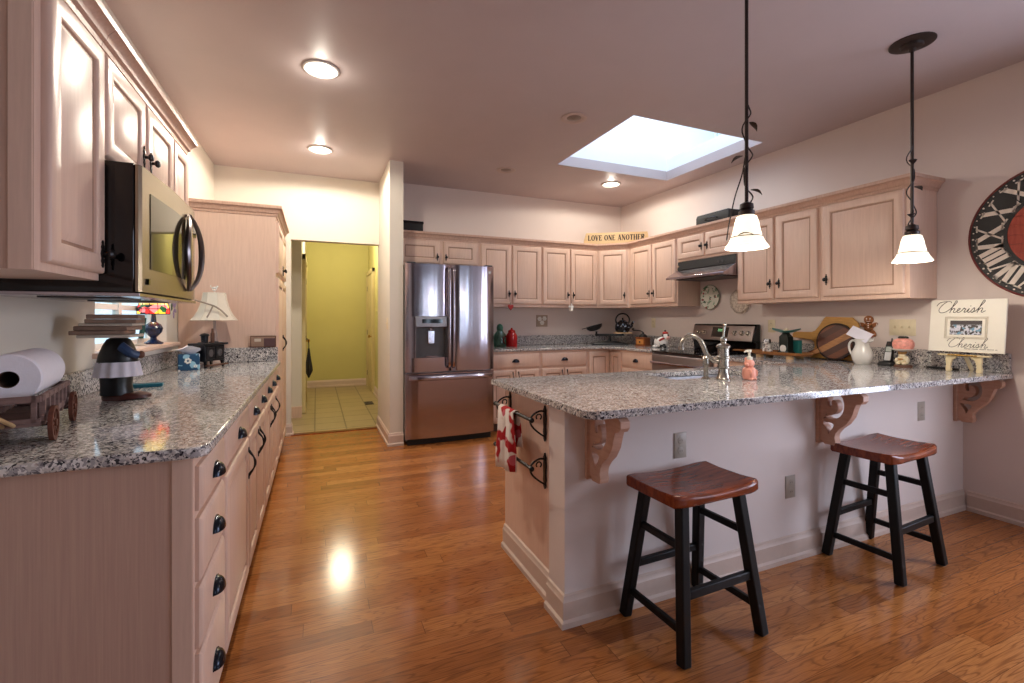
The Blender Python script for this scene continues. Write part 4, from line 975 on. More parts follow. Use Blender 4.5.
MB().xf(TB).lathe([(.136, -.010), (.148, -.008), (.150, .0), (.147, .008), (.136, .009)], (0, 0, cz), 48, 'y', cap=(False, False)).build('rim', 'bark', o)
MB().xf(TB).prism([(-.105, .055), (-.16, .035), (-.215, .012), (-.225, .03), (-.20, .06), (-.15, .085), (-.128, .098)], -.009, .007, 'xz').build('handle', 'acacia', o, .003)
# low wooden tray with its things
wood('tray_wood', (132, 82, 40), (164, 108, 58), (26, 3, 10), .35); wood('block_pale', (214, 172, 124), (224, 186, 140), (9, 9, 9), .5)
o = thing('wooden_tray', 'long oval wooden tray on two pale feet right of the range', 'tray', (3.665, 2.82, CT), -pi/2)
for x in (-.09, .19): MB().lathe([(.028, 0), (.030, .004), (.030, .022), (.026, .026)], (x, -.06, 0), 16).lathe([(.028, 0), (.030, .004), (.030, .022), (.026, .026)], (x, .06, 0), 16).build('feet', 'block_pale', o)
b = MB(); r0 = lambda k, z, kx=1: [(p[0]+.04, p[1], z) for p in ell(0, 0, .30*k*kx, .13*k, 0, 40)]
b.loft([r0(.82, .026), r0(.95, .032), r0(1, .046), r0(1, .056), r0(.96, .056), r0(.86, .042)]); b.build('tray', 'tray_wood', o)
MB().prism([(-.24, -.03), (-.36, -.022), (-.40, -.035), (-.42, 0), (-.40, .035), (-.36, .022), (-.24, .03)], .034, .048).build('handle', 'tray_wood', o, .004)
zt_ = CT+.0425
spots('dalmatian', (236, 230, 226), [((30, 28, 30), .60)], 70, .35)
o = thing('dog_figurine', 'spotted white dalmatian puppy figurine on the wooden tray', 'figurine', (3.655, 2.875, zt_), -pi/2)
b = MB().sph((0, .01, .040), (.030, .028, .042), 16, 10).sph((0, -.010, .090), (.027, .026, .025), 16, 10).sph((0, -.034, .082), (.013, .014, .011), 10, 8)
for s in (-1, 1): b.sph((s*.018, -.022, .022), (.010, .012, .024), 10, 8); b.sph((s*.030, .0, .014), (.014, .022, .014), 10, 8)
b.build('body', 'dalmatian', o)
b = MB()
for s in (-1, 1): b.sph((s*.026, -.004, .096), (.008, .010, .020), 8, 6); b.sph((s*.010, -.033, .098), (.003, .003, .004), 6, 5)
b.sph((0, -.047, .086), (.005, .004, .004), 8, 6); b.build('ears_and_nose', 'black_matte', o)
plain('teal_enamel', (46, 126, 122), .3); plain('green_black', (24, 32, 28), .3, .3)
o = thing('kitchen_scale', 'small black kitchen scale with a teal tray on the wooden tray', 'scale', (3.655, 2.70, zt_), -pi/2); o.scale = (1.1, 1.1, 1.18)
b = MB(); q = lambda w_, d_, z: [(-w_, -d_, z), (w_, -d_, z), (w_, d_, z), (-w_, d_, z)]
b.loft([q(.046, .040, 0), q(.046, .040, .012), q(.036, .032, .018), (q(.036, .032, .120)), q(.020, .020, .140), q(.018, .018, .150)]); b.build('body', 'green_black', o, .003)
MB().lathe([(.026, -.033), (.026, -.036), (0, -.0365)], (0, 0, .036), 20, 'y').build('dial', 'china_white', o)
b = MB(); rings = []
for k in range(13):
    t = -1+k/6; x = .115*t; w_ = .055*(1-t*t)**.5+.004; z = .158+.022*abs(t)**1.8
    rings.append([(x, -w_, z), (x, -w_*.5, z-.010*(1-t*t)), (x, w_*.5, z-.010*(1-t*t)), (x, w_, z), (x, w_*.5, z-.006*(1-t*t)+.002), (x, -w_*.5, z-.006*(1-t*t)+.002)])
b.loft(rings); b.build('pan', 'teal_enamel', o)
MB().sph((0, 0, .168), (.018, .018, .012), 12, 8).build('knob', 'fig_cream', o)
o = thing('tea_box', 'teal box behind the kitchen scale on the wooden tray', 'box', (3.735, 2.66, zt_), -pi/2)
MB().box(-.03, .03, -.02, .02, 0, .105).build('carton', 'teal_enamel', o, .002); MB().box(-.0305, .0305, -.0205, .0205, .105, .112).build('lid', plain('teal_dark', (32, 92, 92), .4).name, o, .002)
o = thing('pepper_mill', 'dark wooden pepper mill between the dalmatian figurine and the scale', 'pepper mill', (3.715, 2.775, zt_))
MB().lathe([(.026, 0), (.028, .008), (.022, .02), (.017, .05), (.021, .085), (.022, .092)], seg=20).build('body', 'bark', o); MB().lathe([(.022, .093), (.026, .108), (.020, .126), (.007, .132), (.008, .138), (0, .142)], seg=20).build('cap', 'bark', o)
# plates on the wall behind the range
spots('flower_china', (226, 226, 212), [((70, 104, 76), .60), ((150, 50, 50), .66), ((150, 180, 150), .60)], 26, .3)
o = thing('wall_plate', 'green and red flowered china plate hung on the wall under the hood', 'plate', (XR-.002, 3.765, 1.482), -pi/2)
MB().lathe([(.06, 0), (.075, -.004), (.130, -.022), (.128, -.026), (.075, -.010), (.05, -.008), (0, -.008)], seg=48, axis='y').build('plate', 'flower_china', o)
MB().lathe([(.131, -.020), (.134, -.023), (.131, -.026), (.128, -.024)], seg=48, axis='y', cap=(False, False)).build('scalloped_rim', plain('rim_green', (120, 140, 116), .3).name, o)
spots('lace_china', (222, 208, 192), [((196, 178, 162), .5)], 60, .5)
o = thing('wall_plate', 'cream lace edged plate hung on the wall, half behind the cabinet right of the hood', 'plate', (XR-.002, 3.38, 1.425), -pi/2)
MB().lathe([(.05, 0), (.06, -.004), (.112, -.018), (.110, -.022), (.06, -.010), (.04, -.008), (0, -.008)], seg=48, axis='y').build('plate', 'lace_china', o)
b = MB()
for k in range(28):
    a = 2*pi*k/28; b.tube([(.112*cos(a)+.013*cos(p), -.019, .112*sin(a)+.013*sin(p)) for p in [2*pi*i/10 for i in range(11)]], .0032, 5, cap=(False, False))
b.build('lace_rim', 'lace_china', o)
# cow
spots('cow_hide', (238, 232, 226), [((24, 22, 24), .56)], 17, .3)
o = thing('cow_figurine', 'black and white cow figurine with a red scarf beside the range', 'figurine', (3.66, 4.235, CT), -pi/2+.25)
b = MB().sph((-.01, 0, .065), (.088, .058, .062), 20, 12).sph((.062, -.01, .130), (.042, .038, .042), 16, 10)
for x, y in ((.06, -.04), (.045, .035), (-.06, -.045), (-.07, .04)): b.sph((x, y, .018), (.030, .020, .018), 12, 8)
b.build('body', 'cow_hide', o)
b = MB().sph((.098, -.016, .118), (.022, .028, .020), 12, 8); b.build('muzzle', plain('muzzle_pink', (222, 168, 158), .4).name, o)
b = MB().sph((.055, -.010, .172), (.036, .034, .018), 14, 8)
b.tube([(.03+.045*cos(a)*.9, -.01+.048*sin(a), .098+.02*cos(a)) for a in [2*pi*i/16 for i in range(17)]], .011, 8); b.build('hat_and_scarf', plain('scarf_red', (176, 44, 38), .6).name, o)
b = MB()
for s in (-1, 1): b.sph((.050, -.010+s*.044, .150), (.010, .018, .009), 8, 6)
b.sph((.052, -.01, .197), .011, 8, 6); b.tube(catmull([(-.092, 0, .09), (-.125, .01, .07), (-.13, .01, .03)], 5), .006, 6); b.build('ears_and_tail', 'black_matte', o)
# coffee grinder
wood('grinder_wood', (128, 66, 28), (156, 88, 42), (4, 4, 30), .35)
o = thing('coffee_grinder', 'wooden box coffee grinder with black crank near the corner of the counter', 'coffee grinder', (3.70, 4.615, CT), -pi/2+.3)
MB().box(-.072, .072, -.072, .072, .0, .010).box(-.064, .064, -.062, .064, .010, .098).box(-.072, .072, -.072, .072, .098, .108).build('box', 'grinder_wood', o, .003)
d = MB().box(-.048, .048, -.068, -.060, .022, .084).build('drawer', wood('drawer_wood', (186, 118, 56), (204, 138, 72), (4, 4, 30), .35).name, o, .002); MB().sph((0, -.074, .052), .009, 10, 8).build('knob', 'iron_black', d)
MB().lathe([(.054, .108), (.052, .122), (.036, .140), (.015, .150), (.010, .165), (.012, .170), (0, .172)], seg=20).build('hopper', 'iron_black', o)
MB().tube(catmull([(0, 0, .168), (-.03, -.01, .185), (-.075, -.025, .190), (-.115, -.04, .188)], 5), .006, 8).sph((-.118, -.041, .205), (.012, .012, .018), 10, 8).build('crank', 'iron_black', o)
# balance scale with scoop, kettle on its platform
o = thing('balance_scale', 'antique black iron balance scale with a scoop pan in the counter corner', 'scale', (3.49, 5.02, CT), -.42); o.scale = (1.12, 1, 1.2)
b = MB(); b.loft([[(x*.20*k, y*.055*k, z) for x, y in ((-1, -1), (1, -1), (1, 1), (-1, 1))] for k, z in ((1, 0), (1, .012), (.8, .022), (.35, .040))]); b.lathe([(.03, .03), (.018, .06), (.014, .09), (.02, .10)], seg=16); b.build('base', 'iron_black', o, .003)
b = MB().bar((-.165, 0, .105), (.165, 0, .105), .016, .024)
for s in (-1, 1): b.lathe([(.012, .105), (.010, .14 if s < 0 else .118), (.03, .145 if s < 0 else .122)], (s*.15, 0, 0), 14)
b.build('beam', 'iron_black', o)
MB().box(.055, .245, -.075, .075, .122, .132).build('platform', 'block_pale', o, .003)
b = MB().xf(rot(y=radians(-14), loc=(-.165, 0, .150)))
b.lathe([(.010, .0), (.045, .008), (.066, .030), (.073, .058), (.069, .058), (.060, .030), (.042, .013), (0, .006)], seg=28, sx=1.32)
b.prism([(-.09, -.02), (-.135, -.012), (-.145, 0), (-.135, .012), (-.09, .02)], .050, .056)
b.xf(); b.build('scoop', 'iron_black', o)
spots('speckled_enamel', (18, 18, 22), [((170, 176, 190), .64)], 45, .15)
K = Matrix.Rotation(-.42, 4, 'Z') @ Vector((.15, 0, 0))
o = thing('kettle', 'speckled black enamel kettle standing on the iron balance scale', 'kettle', (3.49+K.x*1.12, 5.02+K.y*1.12, CT+.1325*1.2), -.42); o.scale = (1.2, 1.2, 1.2)
MB().lathe([(.058, 0), (.070, .010), (.082, .045), (.076, .085), (.052, .112), (.036, .120)], seg=28).build('body', 'speckled_enamel', o)
MB().lathe([(.038, .120), (.034, .128), (.012, .136), (.008, .146), (.012, .154), (0, .158)], seg=20).build('lid', 'speckled_enamel', o)
MB().tube(catmull([(.066, 0, .05), (.095, 0, .07), (.108, 0, .105), (.122, 0, .118)], 5), [.020-.011*k/15 for k in range(16)], 10).build('spout', 'speckled_enamel', o)
MB().tube(catmull([(-.066, 0, .098), (-.072, 0, .145), (-.045, 0, .188), (0, 0, .202), (.045, 0, .188), (.072, 0, .145), (.066, 0, .098)], 5), .008, 8).build('handle', 'iron_black', o)
# red canister and green stoppered jar
o = thing('canister', 'red enamel canister with a side handle on the counter beside the refrigerator', 'canister', (2.175, 5.16, CT))
MB().lathe([(.066, 0), (.070, .006), (.070, .115), (.066, .135), (.048, .165), (.040, .172)], seg=28).build('body', 'red_enamel', o)
MB().lathe([(.044, .172), (.046, .182), (.040, .196), (.016, .205), (.010, .212), (.014, .222), (0, .228)], seg=24).build('lid', 'red_enamel', o)
MB().tube(catmull([(-.066, 0, .125), (-.095, 0, .115), (-.105, 0, .08), (-.094, 0, .045), (-.068, 0, .035)], 5), .007, 8).build('handle', 'red_enamel', o)
o = thing('glass_jar', 'clear glass jar with a dark green stopper, half behind the refrigerator', 'jar', (2.015, 5.14, CT))
R_ = [(.064, 0), (.078, .010), (.080, .10), (.072, .145), (.040, .185), (.034, .20)]
MB().lathe(R_+[(r-.004, z+.004) for r, z in R_[::-1]], seg=28).build('body', 'clear_glass', o); MB().lathe([(.032, .196), (.038, .204), (.040, .235), (.030, .262), (.010, .275), (0, .278)], seg=20).build('stopper', plain('stopper_green', (48, 96, 78), .3).name, o)
# flowered plate on the back wall
o = thing('switch_plate', 'square cream switch plate with raised rosettes on the back wall above the canister counter', 'switch', (2.692, YB-.0005, 1.222), 0)
plate_mb(.165, .150, .006).build('cover_plate', plain('rosette_cream', (172, 150, 130), .5).name, o, .002)
for x, z in ((-.035, .025), (.035, .03), (.0, -.025)): MB().lathe([(.030, -.006), (.028, -.012), (.016, -.010), (.012, -.016), (0, -.018)], (x, 0, z), 18, 'y', flute=.10, nf=6).build('rosette', 'china_white', o)
# trinkets hung on two knobs
o = thing('hanging_ornament', 'small red heart ornament hanging from a cabinet knob beside the refrigerator', 'ornament', (2.09, 4.985, 1.385))
MB().prism([(.0, -.04), (.034, .0), (.034, .022), (.018, .032), (0, .02), (-.018, .032), (-.034, .022), (-.034, 0)], -.008, .008, 'xz').build('heart', 'scarf_red', o, .004); MB().tube([(0, 0, .02), (-.01, .0, .09), (0, .012, .16)], .0018, 5).build('cord', 'ink_brown', o)
o = thing('hanging_ornament', 'small white angel ornament hanging between two back wall cabinet doors', 'ornament', (2.905, 4.985, 1.375))
MB().lathe([(.024, -.03), (.020, 0), (.008, .03), (.006, .04)], seg=14).sph((0, 0, .05), .011, 10, 8).build('figure', 'china_white', o)
b = MB()
for s in (-1, 1): b.sph((s*.022, .008, .022), (.018, .003, .016), 10, 6)
b.build('wings', 'china_white', o); MB().tube([(0, 0, .06), (0, .012, .14)], .0016, 5).build('cord', 'ink_brown', o)
# things on top of the cabinets
o = thing('storage_box', 'black lidded box on top of the cabinet above the refrigerator', 'box', (.945, 5.16, 2.201))
MB().box(-.135, .135, -.10, .10, 0, .10).build('box', 'black_matte', o, .006); MB().box(-.140, .140, -.105, .105, .085, .115).build('lid', 'black_gloss', o, .006)
o = thing('serving_case', 'black handled case lying on top of the cabinets above the range hood', 'case', (3.755, 3.49, 2.201), -pi/2)
MB().loft([[(x*.21*k, y*.11*k, z) for x, y in ((-1, -1), (1, -1), (1, 1), (-1, 1))] for k, z in ((.97, 0), (1, .01), (1, .085), (.95, .115))]).build('case', 'black_matte', o, .008); MB().tube(catmull([(-.07, -.11, .05), (-.06, -.135, .055), (.06, -.135, .055), (.07, -.11, .05)], 5), .007, 8).build('handle', 'black_gloss', o)

# ------------------------------------------------------------------ on the window counter
wood('wagon_grey', (108, 84, 78), (146, 118, 110), (9, 3, 26), .8); wood('wheel_rust', (84, 44, 32), (112, 62, 44), (20, 20, 20), .7)
o = thing('toy_wagon', 'weathered wooden toy wagon with rust brown spoked wheels holding the paper towels', 'wagon', (-.7815, 1.80, CT), radians(103))
b = MB(); L2, W2 = .185, .062       # local x runs away from the camera, +y faces the wall
b.box(-L2, L2, -W2, W2, .048, .058); b.build('bed', 'wagon_grey', o, .002)
for s in (-1, 1):
    b = MB()
    for z in (.060, .116): b.box(-L2, L2, s*W2-.005, s*W2+.005, z, z+.016)
    for k in range(7): x = -L2+.006+k*(2*L2-.022)/6; b.box(x, x+.012, s*W2-.007, s*W2+.007, .050, .130)
    b.build('side_rail', 'wagon_grey', o, .0015)
for s in (-1, 1):
    b = MB().box(s*L2-.005, s*L2+.005, -W2, W2, .112, .130).box(s*L2-.005, s*L2+.005, -W2, W2, .058, .070)
    for y in (-W2+.008, W2-.016): b.box(s*L2-.005, s*L2+.005, y, y+.012, .058, .13)
    b.build('end_gate', 'wagon_grey', o, .0015)
for sx_ in (-1, 1):
    MB().tube([(sx_*.147, -.076, .047), (sx_*.147, .076, .047)], .005, 8).build('axle', 'iron_black', o)
    for sy_ in (-1, 1):
        b = MB(); c = (sx_*.147, sy_*.080, .0485)
        b.lathe([(.048, -.005), (.048, .005), (.038, .005), (.038, -.005), (.048, -.005)], c, 28, 'y', cap=(False, False)).lathe([(.010, -.007), (.010, .007)], c, 12, 'y')
        for k in range(8): a = pi*k/4; b.bar((c[0]+.008*cos(a), c[1], c[2]+.008*sin(a)), (c[0]+.040*cos(a), c[1], c[2]+.040*sin(a)), .006, .006, up=(0, 1, 0))
        b.build('wheel', 'wheel_rust', o)
MB().tube([(-L2, -.01, .055), (-L2-.10, -.012, .085), (-L2-.15, -.012, .10)], .005, 8).tube([(-L2, .01, .055), (-L2-.10, .012, .085), (-L2-.15, .012, .10)], .005, 8).build('tongue', wood('twig', (176, 140, 96), (196, 164, 120), (9, 9, 9), .7).name, o)
plain('paper_towel', (236, 232, 238), .9, var=.02, scale=60, bump=.3); plain('cardboard', (96, 70, 54), .9)
o = thing('paper_towel_roll', 'white paper towel roll lying in the wooden toy wagon', 'paper towel', (-.797, 1.822, CT+.126), radians(103)); o.scale = (1.14, 1, 1.03)
Q = .067; b = MB().lathe([(.022, -.14), (Q-.004, -.14), (Q, -.136), (Q, .136), (Q-.004, .14), (.022, .14)], (0, 0, Q-.022), 40, 'x', cap=(False, False)); b.build('paper', 'paper_towel', o)
MB().lathe([(.0225, -.139), (.0225, .139), (.021, .139), (.021, -.139), (.0225, -.139)], (0, 0, Q-.022), 24, 'x', cap=(False, False)).build('core', 'cardboard', o)
# waiter figurine with napkins
plain('coat_black', (9, 9, 11), .35, var=.3); plain('shoe_brown', (74, 34, 26), .4); plain('coat_blue', (42, 62, 96), .4, var=.3); plain('frill', (226, 220, 228), .7); plain('paw', (110, 66, 46), .6)
o = thing('butler_figurine', 'black figurine with a white ruffled apron and brown shoes carrying the napkin stack', 'figurine', (-.755, 2.41, CT)); o.scale = (.84, .84, 1)
b = MB(); rg = lambda rx, ry, z, cx=0, n=24: [(cx+rx*cos(2*pi*i/n), ry*sin(2*pi*i/n), z) for i in range(n)]
b.loft([rg(.07, .06, 0, .005), rg(.10, .062, .006, .03), rg(.10, .055, .018, .03), rg(.075, .045, .028, .02)]); b.build('shoes', 'shoe_brown', o)
b = MB().loft([rg(.066, .060, .022, -.01), rg(.062, .058, .06, -.012), rg(.068, .060, .11, -.012), rg(.082, .068, .15, -.008), rg(.078, .066, .185, -.005), rg(.062, .056, .225, -.004), rg(.046, .044, .25, -.004), rg(.03, .03, .258, -.004)]); b.build('coat', 'coat_black', o)
b = MB().lathe([(.098, .098), (.094, .115), (.086, .150), (.083, .158)], (-.006, 0, 0), 72, flute=.045, nf=12, cap=(False, False), sy=.86); b.build('ruffled_apron', 'frill', o)
bw = o.children[-1].modifiers.new('thick', 'SOLIDIFY'); bw.thickness = .003
MB().tube(catmull([(.02, -.052, .225), (.060, -.050, .195), (.085, -.035, .185)], 5), [.020]*6+[.016]*5, 10).build('sleeve', 'coat_blue', o)
MB().sph((.095, -.030, .186), (.016, .014, .016), 12, 8).build('hand', 'paw', o)
plain('napkin_tan', (146, 118, 100), .9, var=.12); plain('napkin_cream', (196, 182, 166), .9, var=.05)
b = MB().mat(1).box(-.09, .08, -.085, .085, .0, .012).mat(0); zz = .0125; NS = .72
for k, (n_, th, dx, a) in enumerate(((1, .016, -.02, .05), (1, .018, -.005, -.04), (1, .010, .01, .02), (1, .017, .012, .10), (1, .018, .018, .14))):
    b.xf(rot(z=a, loc=(dx-.01, .01*(k % 2), zz))).mat(1 if k == 2 else 0).box(-.088+.01*(k > 2), .085, -.080, .080, 0, th); zz += th+.0006
b.xf(rot(z=.1, x=radians(4), loc=(0, 0, 0)))
o = b.build('napkin_stack', ['napkin_tan', 'napkin_cream'], None, .003); o.location = (-.775, 2.41, CT+.259); tag(o, 'uneven stack of folded brown paper napkins on the black figurine', 'napkins')
o = thing('pencil_case', 'thin teal case lying on the counter behind the black figurine', 'case', (-.775, 2.80, CT), radians(10))
MB().box(-.07, .07, -.03, .03, 0, .018).build('case', plain('case_teal', (20, 96, 112), .4).name, o, .004); MB().box(-.071, .071, -.0015, .0015, .017, .0195).build('zip', 'nickel', o)
# tissue box
spots('tissue_print', (24, 74, 110), [((150, 196, 214), .60), ((236, 240, 244), .66)], 22, .6)
o = thing('tissue_box', 'blue flowered tissue box with white tissue pulled up beside the toy stove', 'tissue box', (-.775, 3.635, CT), radians(14))
MB().box(-.058, .058, -.055, .055, 0, .105).build('box', 'tissue_print', o, .003)
b = MB(); fl_ = []
for k in range(6):
    a = 2*pi*k/6+.3; c = Vector((.038*cos(a), -.0565, .055+.038*sin(a)))
    b.sph((-.006+.013*cos(a), -.0553, .062+.013*sin(a)), (.0075, .0012, .0075), 10, 6); b.sph((.034+.007*cos(a), -.0553, .026+.007*sin(a)), (.004, .0012, .004), 8, 5)
b.build('flower_print', 'china_white', o)
b = MB(); rings = []
for k in range(6):
    t = k/5; rings.append([(.012*t*cos(a)*1.0+(.03+.03*t)*cos(a)*(1+.35*sin(3*a+k)), (.012+.05*t)*sin(a)*(1+.25*cos(4*a)), .1055+.055*t-.03*t*t*abs(cos(a))) for a in [2*pi*i/24 for i in range(24)]])
b.loft(rings[::1], (True, False)); b.build('tissue', 'paper_towel', o)
# toy stove and the table lamp behind it
plain('cast_iron', (30, 30, 34), .35, .5, var=.3)
o = thing('toy_stove', 'miniature black cast iron cook stove in front of the table lamp', 'toy stove', (-.690, 3.775, CT), radians(62)); o.scale = (1.08, 1.0, 1.3)
b = MB().box(-.085, .085, -.05, .05, .035, .118); b.build('body', 'cast_iron', o, .004); b = MB().box(-.105, .105, -.062, .062, .118, .130); b.build('top', 'cast_iron', o, .003)
for x in (-.07, .07):
    for y in (-.04, .04): MB().bar((x, y, .036), (x*1.12, y*1.12, 0), .016, .016, up=(0, 1, 0), w2=.010).build('leg', 'cast_iron', o)
for x in (-.042, .036): d = MB().box(x-.034, x+.034, -.055, -.049, .046, .108).build('oven_door', 'cast_iron', o, .002); MB().lathe([(.02, -.055), (.016, -.058), (0, -.0585)], (x, 0, .077), 14, 'y').build('medallion', 'grey_dark', d)
for x in (-.05, .045): MB().lathe([(.028, .130), (.028, .134), (.006, .136), (.006, .142), (0, .143)], (x, 0, 0), 18).build('burner_lid', 'cast_iron', o)
MB().lathe([(.020, .130), (.022, .165), (.030, .170), (.020, .178), (0, .182)], (-.01, .02, 0), 14).build('pot', 'cast_iron', o); MB().lathe([(.012, .13), (.012, .18), (.008, .185), (.006, .205), (0, .207)], (.012, -.02, 0), 12).build('bottle', 'wood_brown', o)
MB().box(-.09, .09, -.075, -.05, .010, .018).build('hearth_shelf', 'wood_brown', o, .002)
plain('shade_cream', (226, 216, 198), .7, var=.02); plain('shade_trim', (150, 134, 118), .7)
o = thing('table_lamp', 'table lamp with flared cream panelled shade and white finial beside the pantry', 'lamp', (-.690, 3.985, CT))
MB().lathe([(.065, 0), (.068, .008), (.060, .016), (.022, .030), (.014, .06), (.020, .11), (.026, .16), (.018, .22), (.010, .26), (.008, .33)], seg=24).build('base', plain('lamp_base', (170, 150, 140), .4).name, o)
b = MB(); hx = lambda r, z: [(r*cos(2*pi*(i+.5)/8), r*sin(2*pi*(i+.5)/8), z) for i in range(8)]
sp = [(.150, .325), (.128, .352), (.108, .388), (.092, .430), (.080, .475), (.074, .515), (.072, .525)]
b.loft([hx(r, z) for r, z in sp]+[hx(r-.003, z) for r, z in sp[::-1]], (False, False)); b.build('shade', 'shade_cream', o, angle=20)
b = MB()
for i in range(8):
    a = 2*pi*(i+.5)/8; b.tube([((r+.001)*cos(a), (r+.001)*sin(a), z) for r, z in sp], .0022, 5)
b.tube([(.151*cos(2*pi*(i+.5)/8), .151*sin(2*pi*(i+.5)/8), .326) for i in range(9)], .003, 5).tube([(.073*cos(2*pi*(i+.5)/8), .073*sin(2*pi*(i+.5)/8), .524) for i in range(9)], .003, 5); b.build('shade_piping', 'shade_cream', o)
b = MB().tube(catmull([(-.105, -.078, .468), (-.04, -.116, .448), (.02, -.120, .425), (.06, -.120, .395), (.098, -.103, .350)], 6), .006, 6).tube(catmull([(.01, -.120, .428), (-.002, -.132, .39), (-.02, -.15, .345)], 5), .005, 6); b.build('twig_trim', 'shade_trim', o)
b = MB().tube([(0, 0, .30), (0, 0, .535)], .004, 8).sph((0, 0, .545), (.010, .010, .007), 10, 6).sph((0, 0, .562), (.018, .009, .009), 12, 8).sph((.016, 0, .572), (.008, .006, .007), 10, 8)
for a in (-.012, .012): b.tube([(a, 0, .548), (a, 0, .562)], .003, 6)
b.tube(catmull([(-.016, 0, .564), (-.026, 0, .572), (-.022, 0, .582)], 4), .003, 6); b.build('finial', 'china_white', o)
b = MB(); 
for k in range(3): a = 2*pi*k/3; b.tube([(0, 0, .52), (.072*cos(a), .072*sin(a), .522)], .002, 5)
b.build('shade_spider', 'nickel', o)
# small picture leaning on the pantry backsplash
o = thing('postcard', 'small framed postcard propped on the backsplash beside the pantry', 'picture', (-.385, 4.108, 1.026), 0)
MB().box(-.090, .090, -.008, 0, 0, .090).build('frame', 'wood_brown', o, .002); MB().box(-.083, .083, -.0095, -.008, .007, .083).build('card', spots('postcard_art', (196, 170, 148), [((90, 60, 60), .5), ((150, 150, 160), .62)], 18, .6).name if False else 'napkin_tan', o)
MB().box(.005, .083, -.0102, -.0095, .007, .070).build('dark_figure', plain('card_dark', (84, 56, 58), .6).name, o); MB().box(-.06, -.015, -.0102, -.0095, .045, .068).build('pale_patch', 'napkin_cream', o)
# sill: stained glass lamp, bottle; suncatcher on the reveal
t = NT('stained_glass'); v = t.coord(); vo = t.add('ShaderNodeTexVoronoi'); vo.inputs['Scale'].default_value = 26; t.link(v, vo.inputs['Vector'])
sp_ = t.add('ShaderNodeSeparateColor'); t.link(vo.outputs['Color'], sp_.inputs[0]); sz = t.add('ShaderNodeSeparateXYZ'); t.link(v, sz.inputs[0])
up = t.ramp(sp_.outputs[0], [(0, lin(240, 205, 110)), (.5, lin(250, 222, 140)), (.8, lin(236, 190, 90))], 'CONSTANT')
lo = t.ramp(sp_.outputs[0], [(0, lin(196, 40, 36)), (.28, lin(238, 190, 60)), (.5, lin(40, 90, 50)), (.7, lin(232, 120, 120)), (.86, lin(20, 24, 30))], 'CONSTANT')
c = t.mix(t.ramp(sz.outputs[2], [(.245, (0, 0, 0)), (.255, (1, 1, 1))]), lo, up); t.base(c); t.set(.25)
t.link(c, t.b.inputs['Emission Color']); t.b.inputs['Emission Strength'].default_value = 1.5
o = thing('stained_glass_lamp', 'small stained glass lamp with tulip border and dark blue base on the window sill', 'lamp', (-.955, 3.60, wz0+.0145))
MB().lathe([(.050, 0), (.052, .008), (.034, .018), (.018, .030), (.016, .040), (.044, .075), (.050, .10), (.038, .125), (.016, .14), (.010, .20), (.010, .33)], seg=24).build('base', plain('vase_blue', (26, 36, 66), .2, var=.5, scale=60).name, o)
R_ = [(.086, .190), (.085, .222), (.074, .26), (.048, .32), (.030, .345)]
MB().lathe(R_+[(r-.003, z) for r, z in R_[::-1]], seg=12, cap=(False, False)).build('shade', 'stained_glass', o, angle=15)
b = MB()
for i in range(12): a = 2*pi*i/12; b.tube([((r+.0005)*cos(a), (r+.0005)*sin(a), z) for r, z in R_], .0018, 4)
for r, z in R_[:3]: b.tube([(r*cos(2*pi*i/12), r*sin(2*pi*i/12), z) for i in range(13)], .0022, 4)
b.build('leading', 'iron_black', o); MB().lathe([(.032, .343), (.030, .352), (.008, .358), (.008, .368), (0, .372)], seg=14).build('cap', 'bronze', o)
point('stained_glass_bulb', (-.955, 3.60, wz0+.28), 1.2, WARM, .02)
o = thing('candlestick', 'tilted dark green candle in a pale holder on the window sill', 'candle', (-.965, 3.40, wz0+.0145))
MB().lathe([(.026, 0), (.028, .006), (.016, .014), (.014, .035), (.018, .042)], seg=16).build('holder', 'napkin_cream', o); MB().tube([(0, 0, .036), (.006, .012, .10), (.010, .022, .165)], .013, 12).build('candle', plain('candle_green', (20, 66, 56), .4).name, o)
plain('sun_purple', (150, 130, 176), .3); plain('sun_green', (30, 84, 50), .3)
o = thing('suncatcher', 'purple and green winged suncatcher hanging on the wall between window and pantry', 'suncatcher', (XL, 4.03, 1.325), pi/2)
b = MB()
for a, L_ in ((.5, .055), (-.35, .05), (1.5, .045), (-1.4, .05), (2.2, .04)): b.prism([(p[0]+.02*cos(a), p[1]+.02*sin(a)) for p in ell(L_*.5*cos(a), L_*.5*sin(a), L_*.6, .013, a, 14)], -.004, -.001, 'xz')
b.build('wings', 'sun_purple', o); MB().prism(ell(-.040, .008, .016, .026, 0, 14), -.004, -.001, 'xz').build('leaf_body', 'sun_green', o); MB().tube([(0, -.003, .02), (0, -.003, .16)], .001, 4).build('cord', 'ink_brown', o)

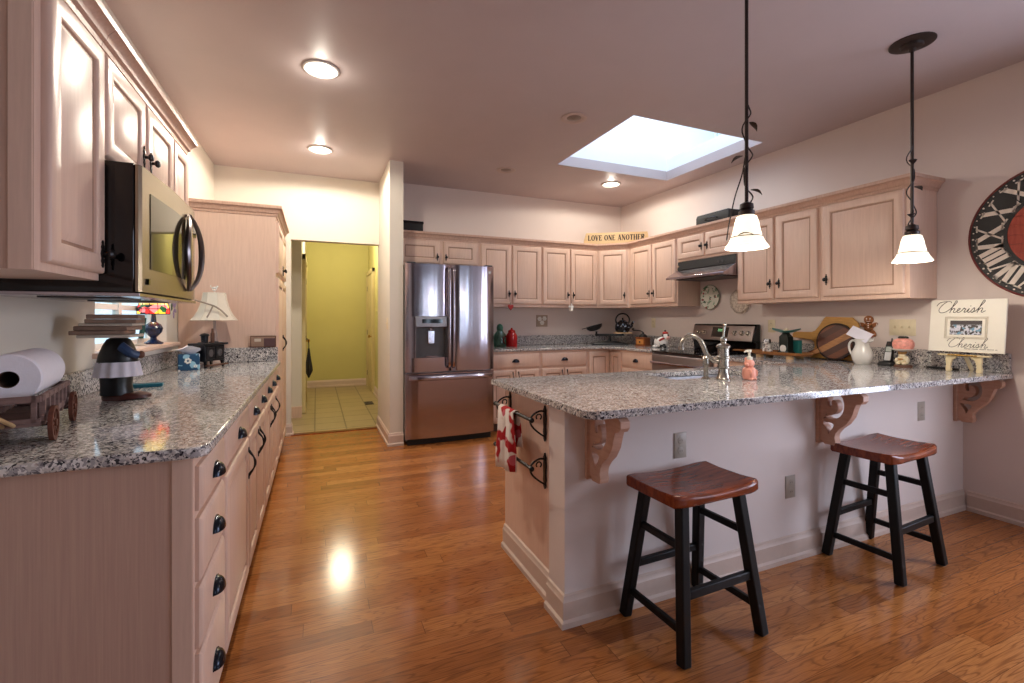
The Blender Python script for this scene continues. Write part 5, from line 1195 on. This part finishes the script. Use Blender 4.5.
# ------------------------------------------------------------------ hall beyond the doorway
plain('door_paint', (206, 190, 140), .5, var=.02); plain('brass', (176, 136, 60), .3, .9)
def hall_door(nm, x, s, y0, y1):
    o = struct(bpy.data.objects.new(nm, None)); COL.objects.link(o); b = MB()
    b.box(min(x, x+s*.03), max(x, x+s*.03), y0, y1, .005, 2.03)
    for z0, z1 in ((.18, .85), (1.0, 1.88)):
        for k in range(2): ya = y0+.10+k*(y1-y0-.12)/2; b.box(min(x+s*.03, x+s*.036), max(x+s*.03, x+s*.036), ya, ya+(y1-y0)/2-.15, z0, z1)
    b.build('door_leaf', 'door_paint', o, .004)
    b = MB(); xa, xb = min(x, x+s*.045), max(x, x+s*.045)
    b.box(xa, xb, y0-.075, y0-.004, 0, 2.105).box(xa, xb, y1+.004, y1+.075, 0, 2.105).box(xa, xb, y0-.075, y1+.075, 2.034, 2.105); b.build('door_casing', 'door_paint', o, .004)
    MB().lathe([(.026, 0), (.026, s*.006), (.010, s*.010), (.010, s*.032), (.024, s*.040), (.026, s*.055), (.016, s*.064), (0, s*.066)], (x+s*.03, y0+.07, .95), 16, 'x').build('knob', 'brass', o)
    for z in (.25, 1.0, 1.8): MB().box(min(x+s*.028, x+s*.036), max(x+s*.028, x+s*.036), y1-.02, y1+.006, z-.045, z+.045).build('hinge', 'iron_black', o)
hall_door('door_1', .90, -1, 8.10, 8.96)
hall_door('door_2', -.175, 1, 6.75, 7.55)
outlet('switch_plate', 'upper cream switch plate on the hall wall near the right hand door', 'switch', (.8995, 7.55, 1.36), -pi/2, 'plate_ivory', 'toggle')
outlet('switch_plate', 'lower cream switch plate on the hall wall under another plate', 'switch', (.8995, 7.55, 1.12), -pi/2, 'plate_ivory', 'toggle')
o = thing('floor_vent', 'dark metal vent register set in the hall tiles', 'vent', (.716, 7.14, 0))
b = MB().box(-.06, .06, -.12, .12, -.002, .004); b.build('frame', 'bronze', o, .001)
b = MB()
for k in range(10): b.box(-.048, .048, -.105+k*.022, -.094+k*.022, .004, .0055)
b.build('louvers', 'grey_dark', o)
o = thing('umbrella', 'folded black umbrella hanging from the knob of the left hall door', 'umbrella', (-.095, 6.80, .45))
MB().lathe([(.004, 0), (.012, .02), (.045, .10), (.040, .16), (.028, .24), (.014, .36), (.010, .40)], seg=16, flute=.12, nf=8).build('canopy', 'black_matte', o)
MB().tube(catmull([(0, 0, .39), (0, 0, .47), (-.008, 0, .515), (-.025, .012, .53), (-.035, .03, .512)], 5), .006, 8).build('handle', 'iron_black', o)
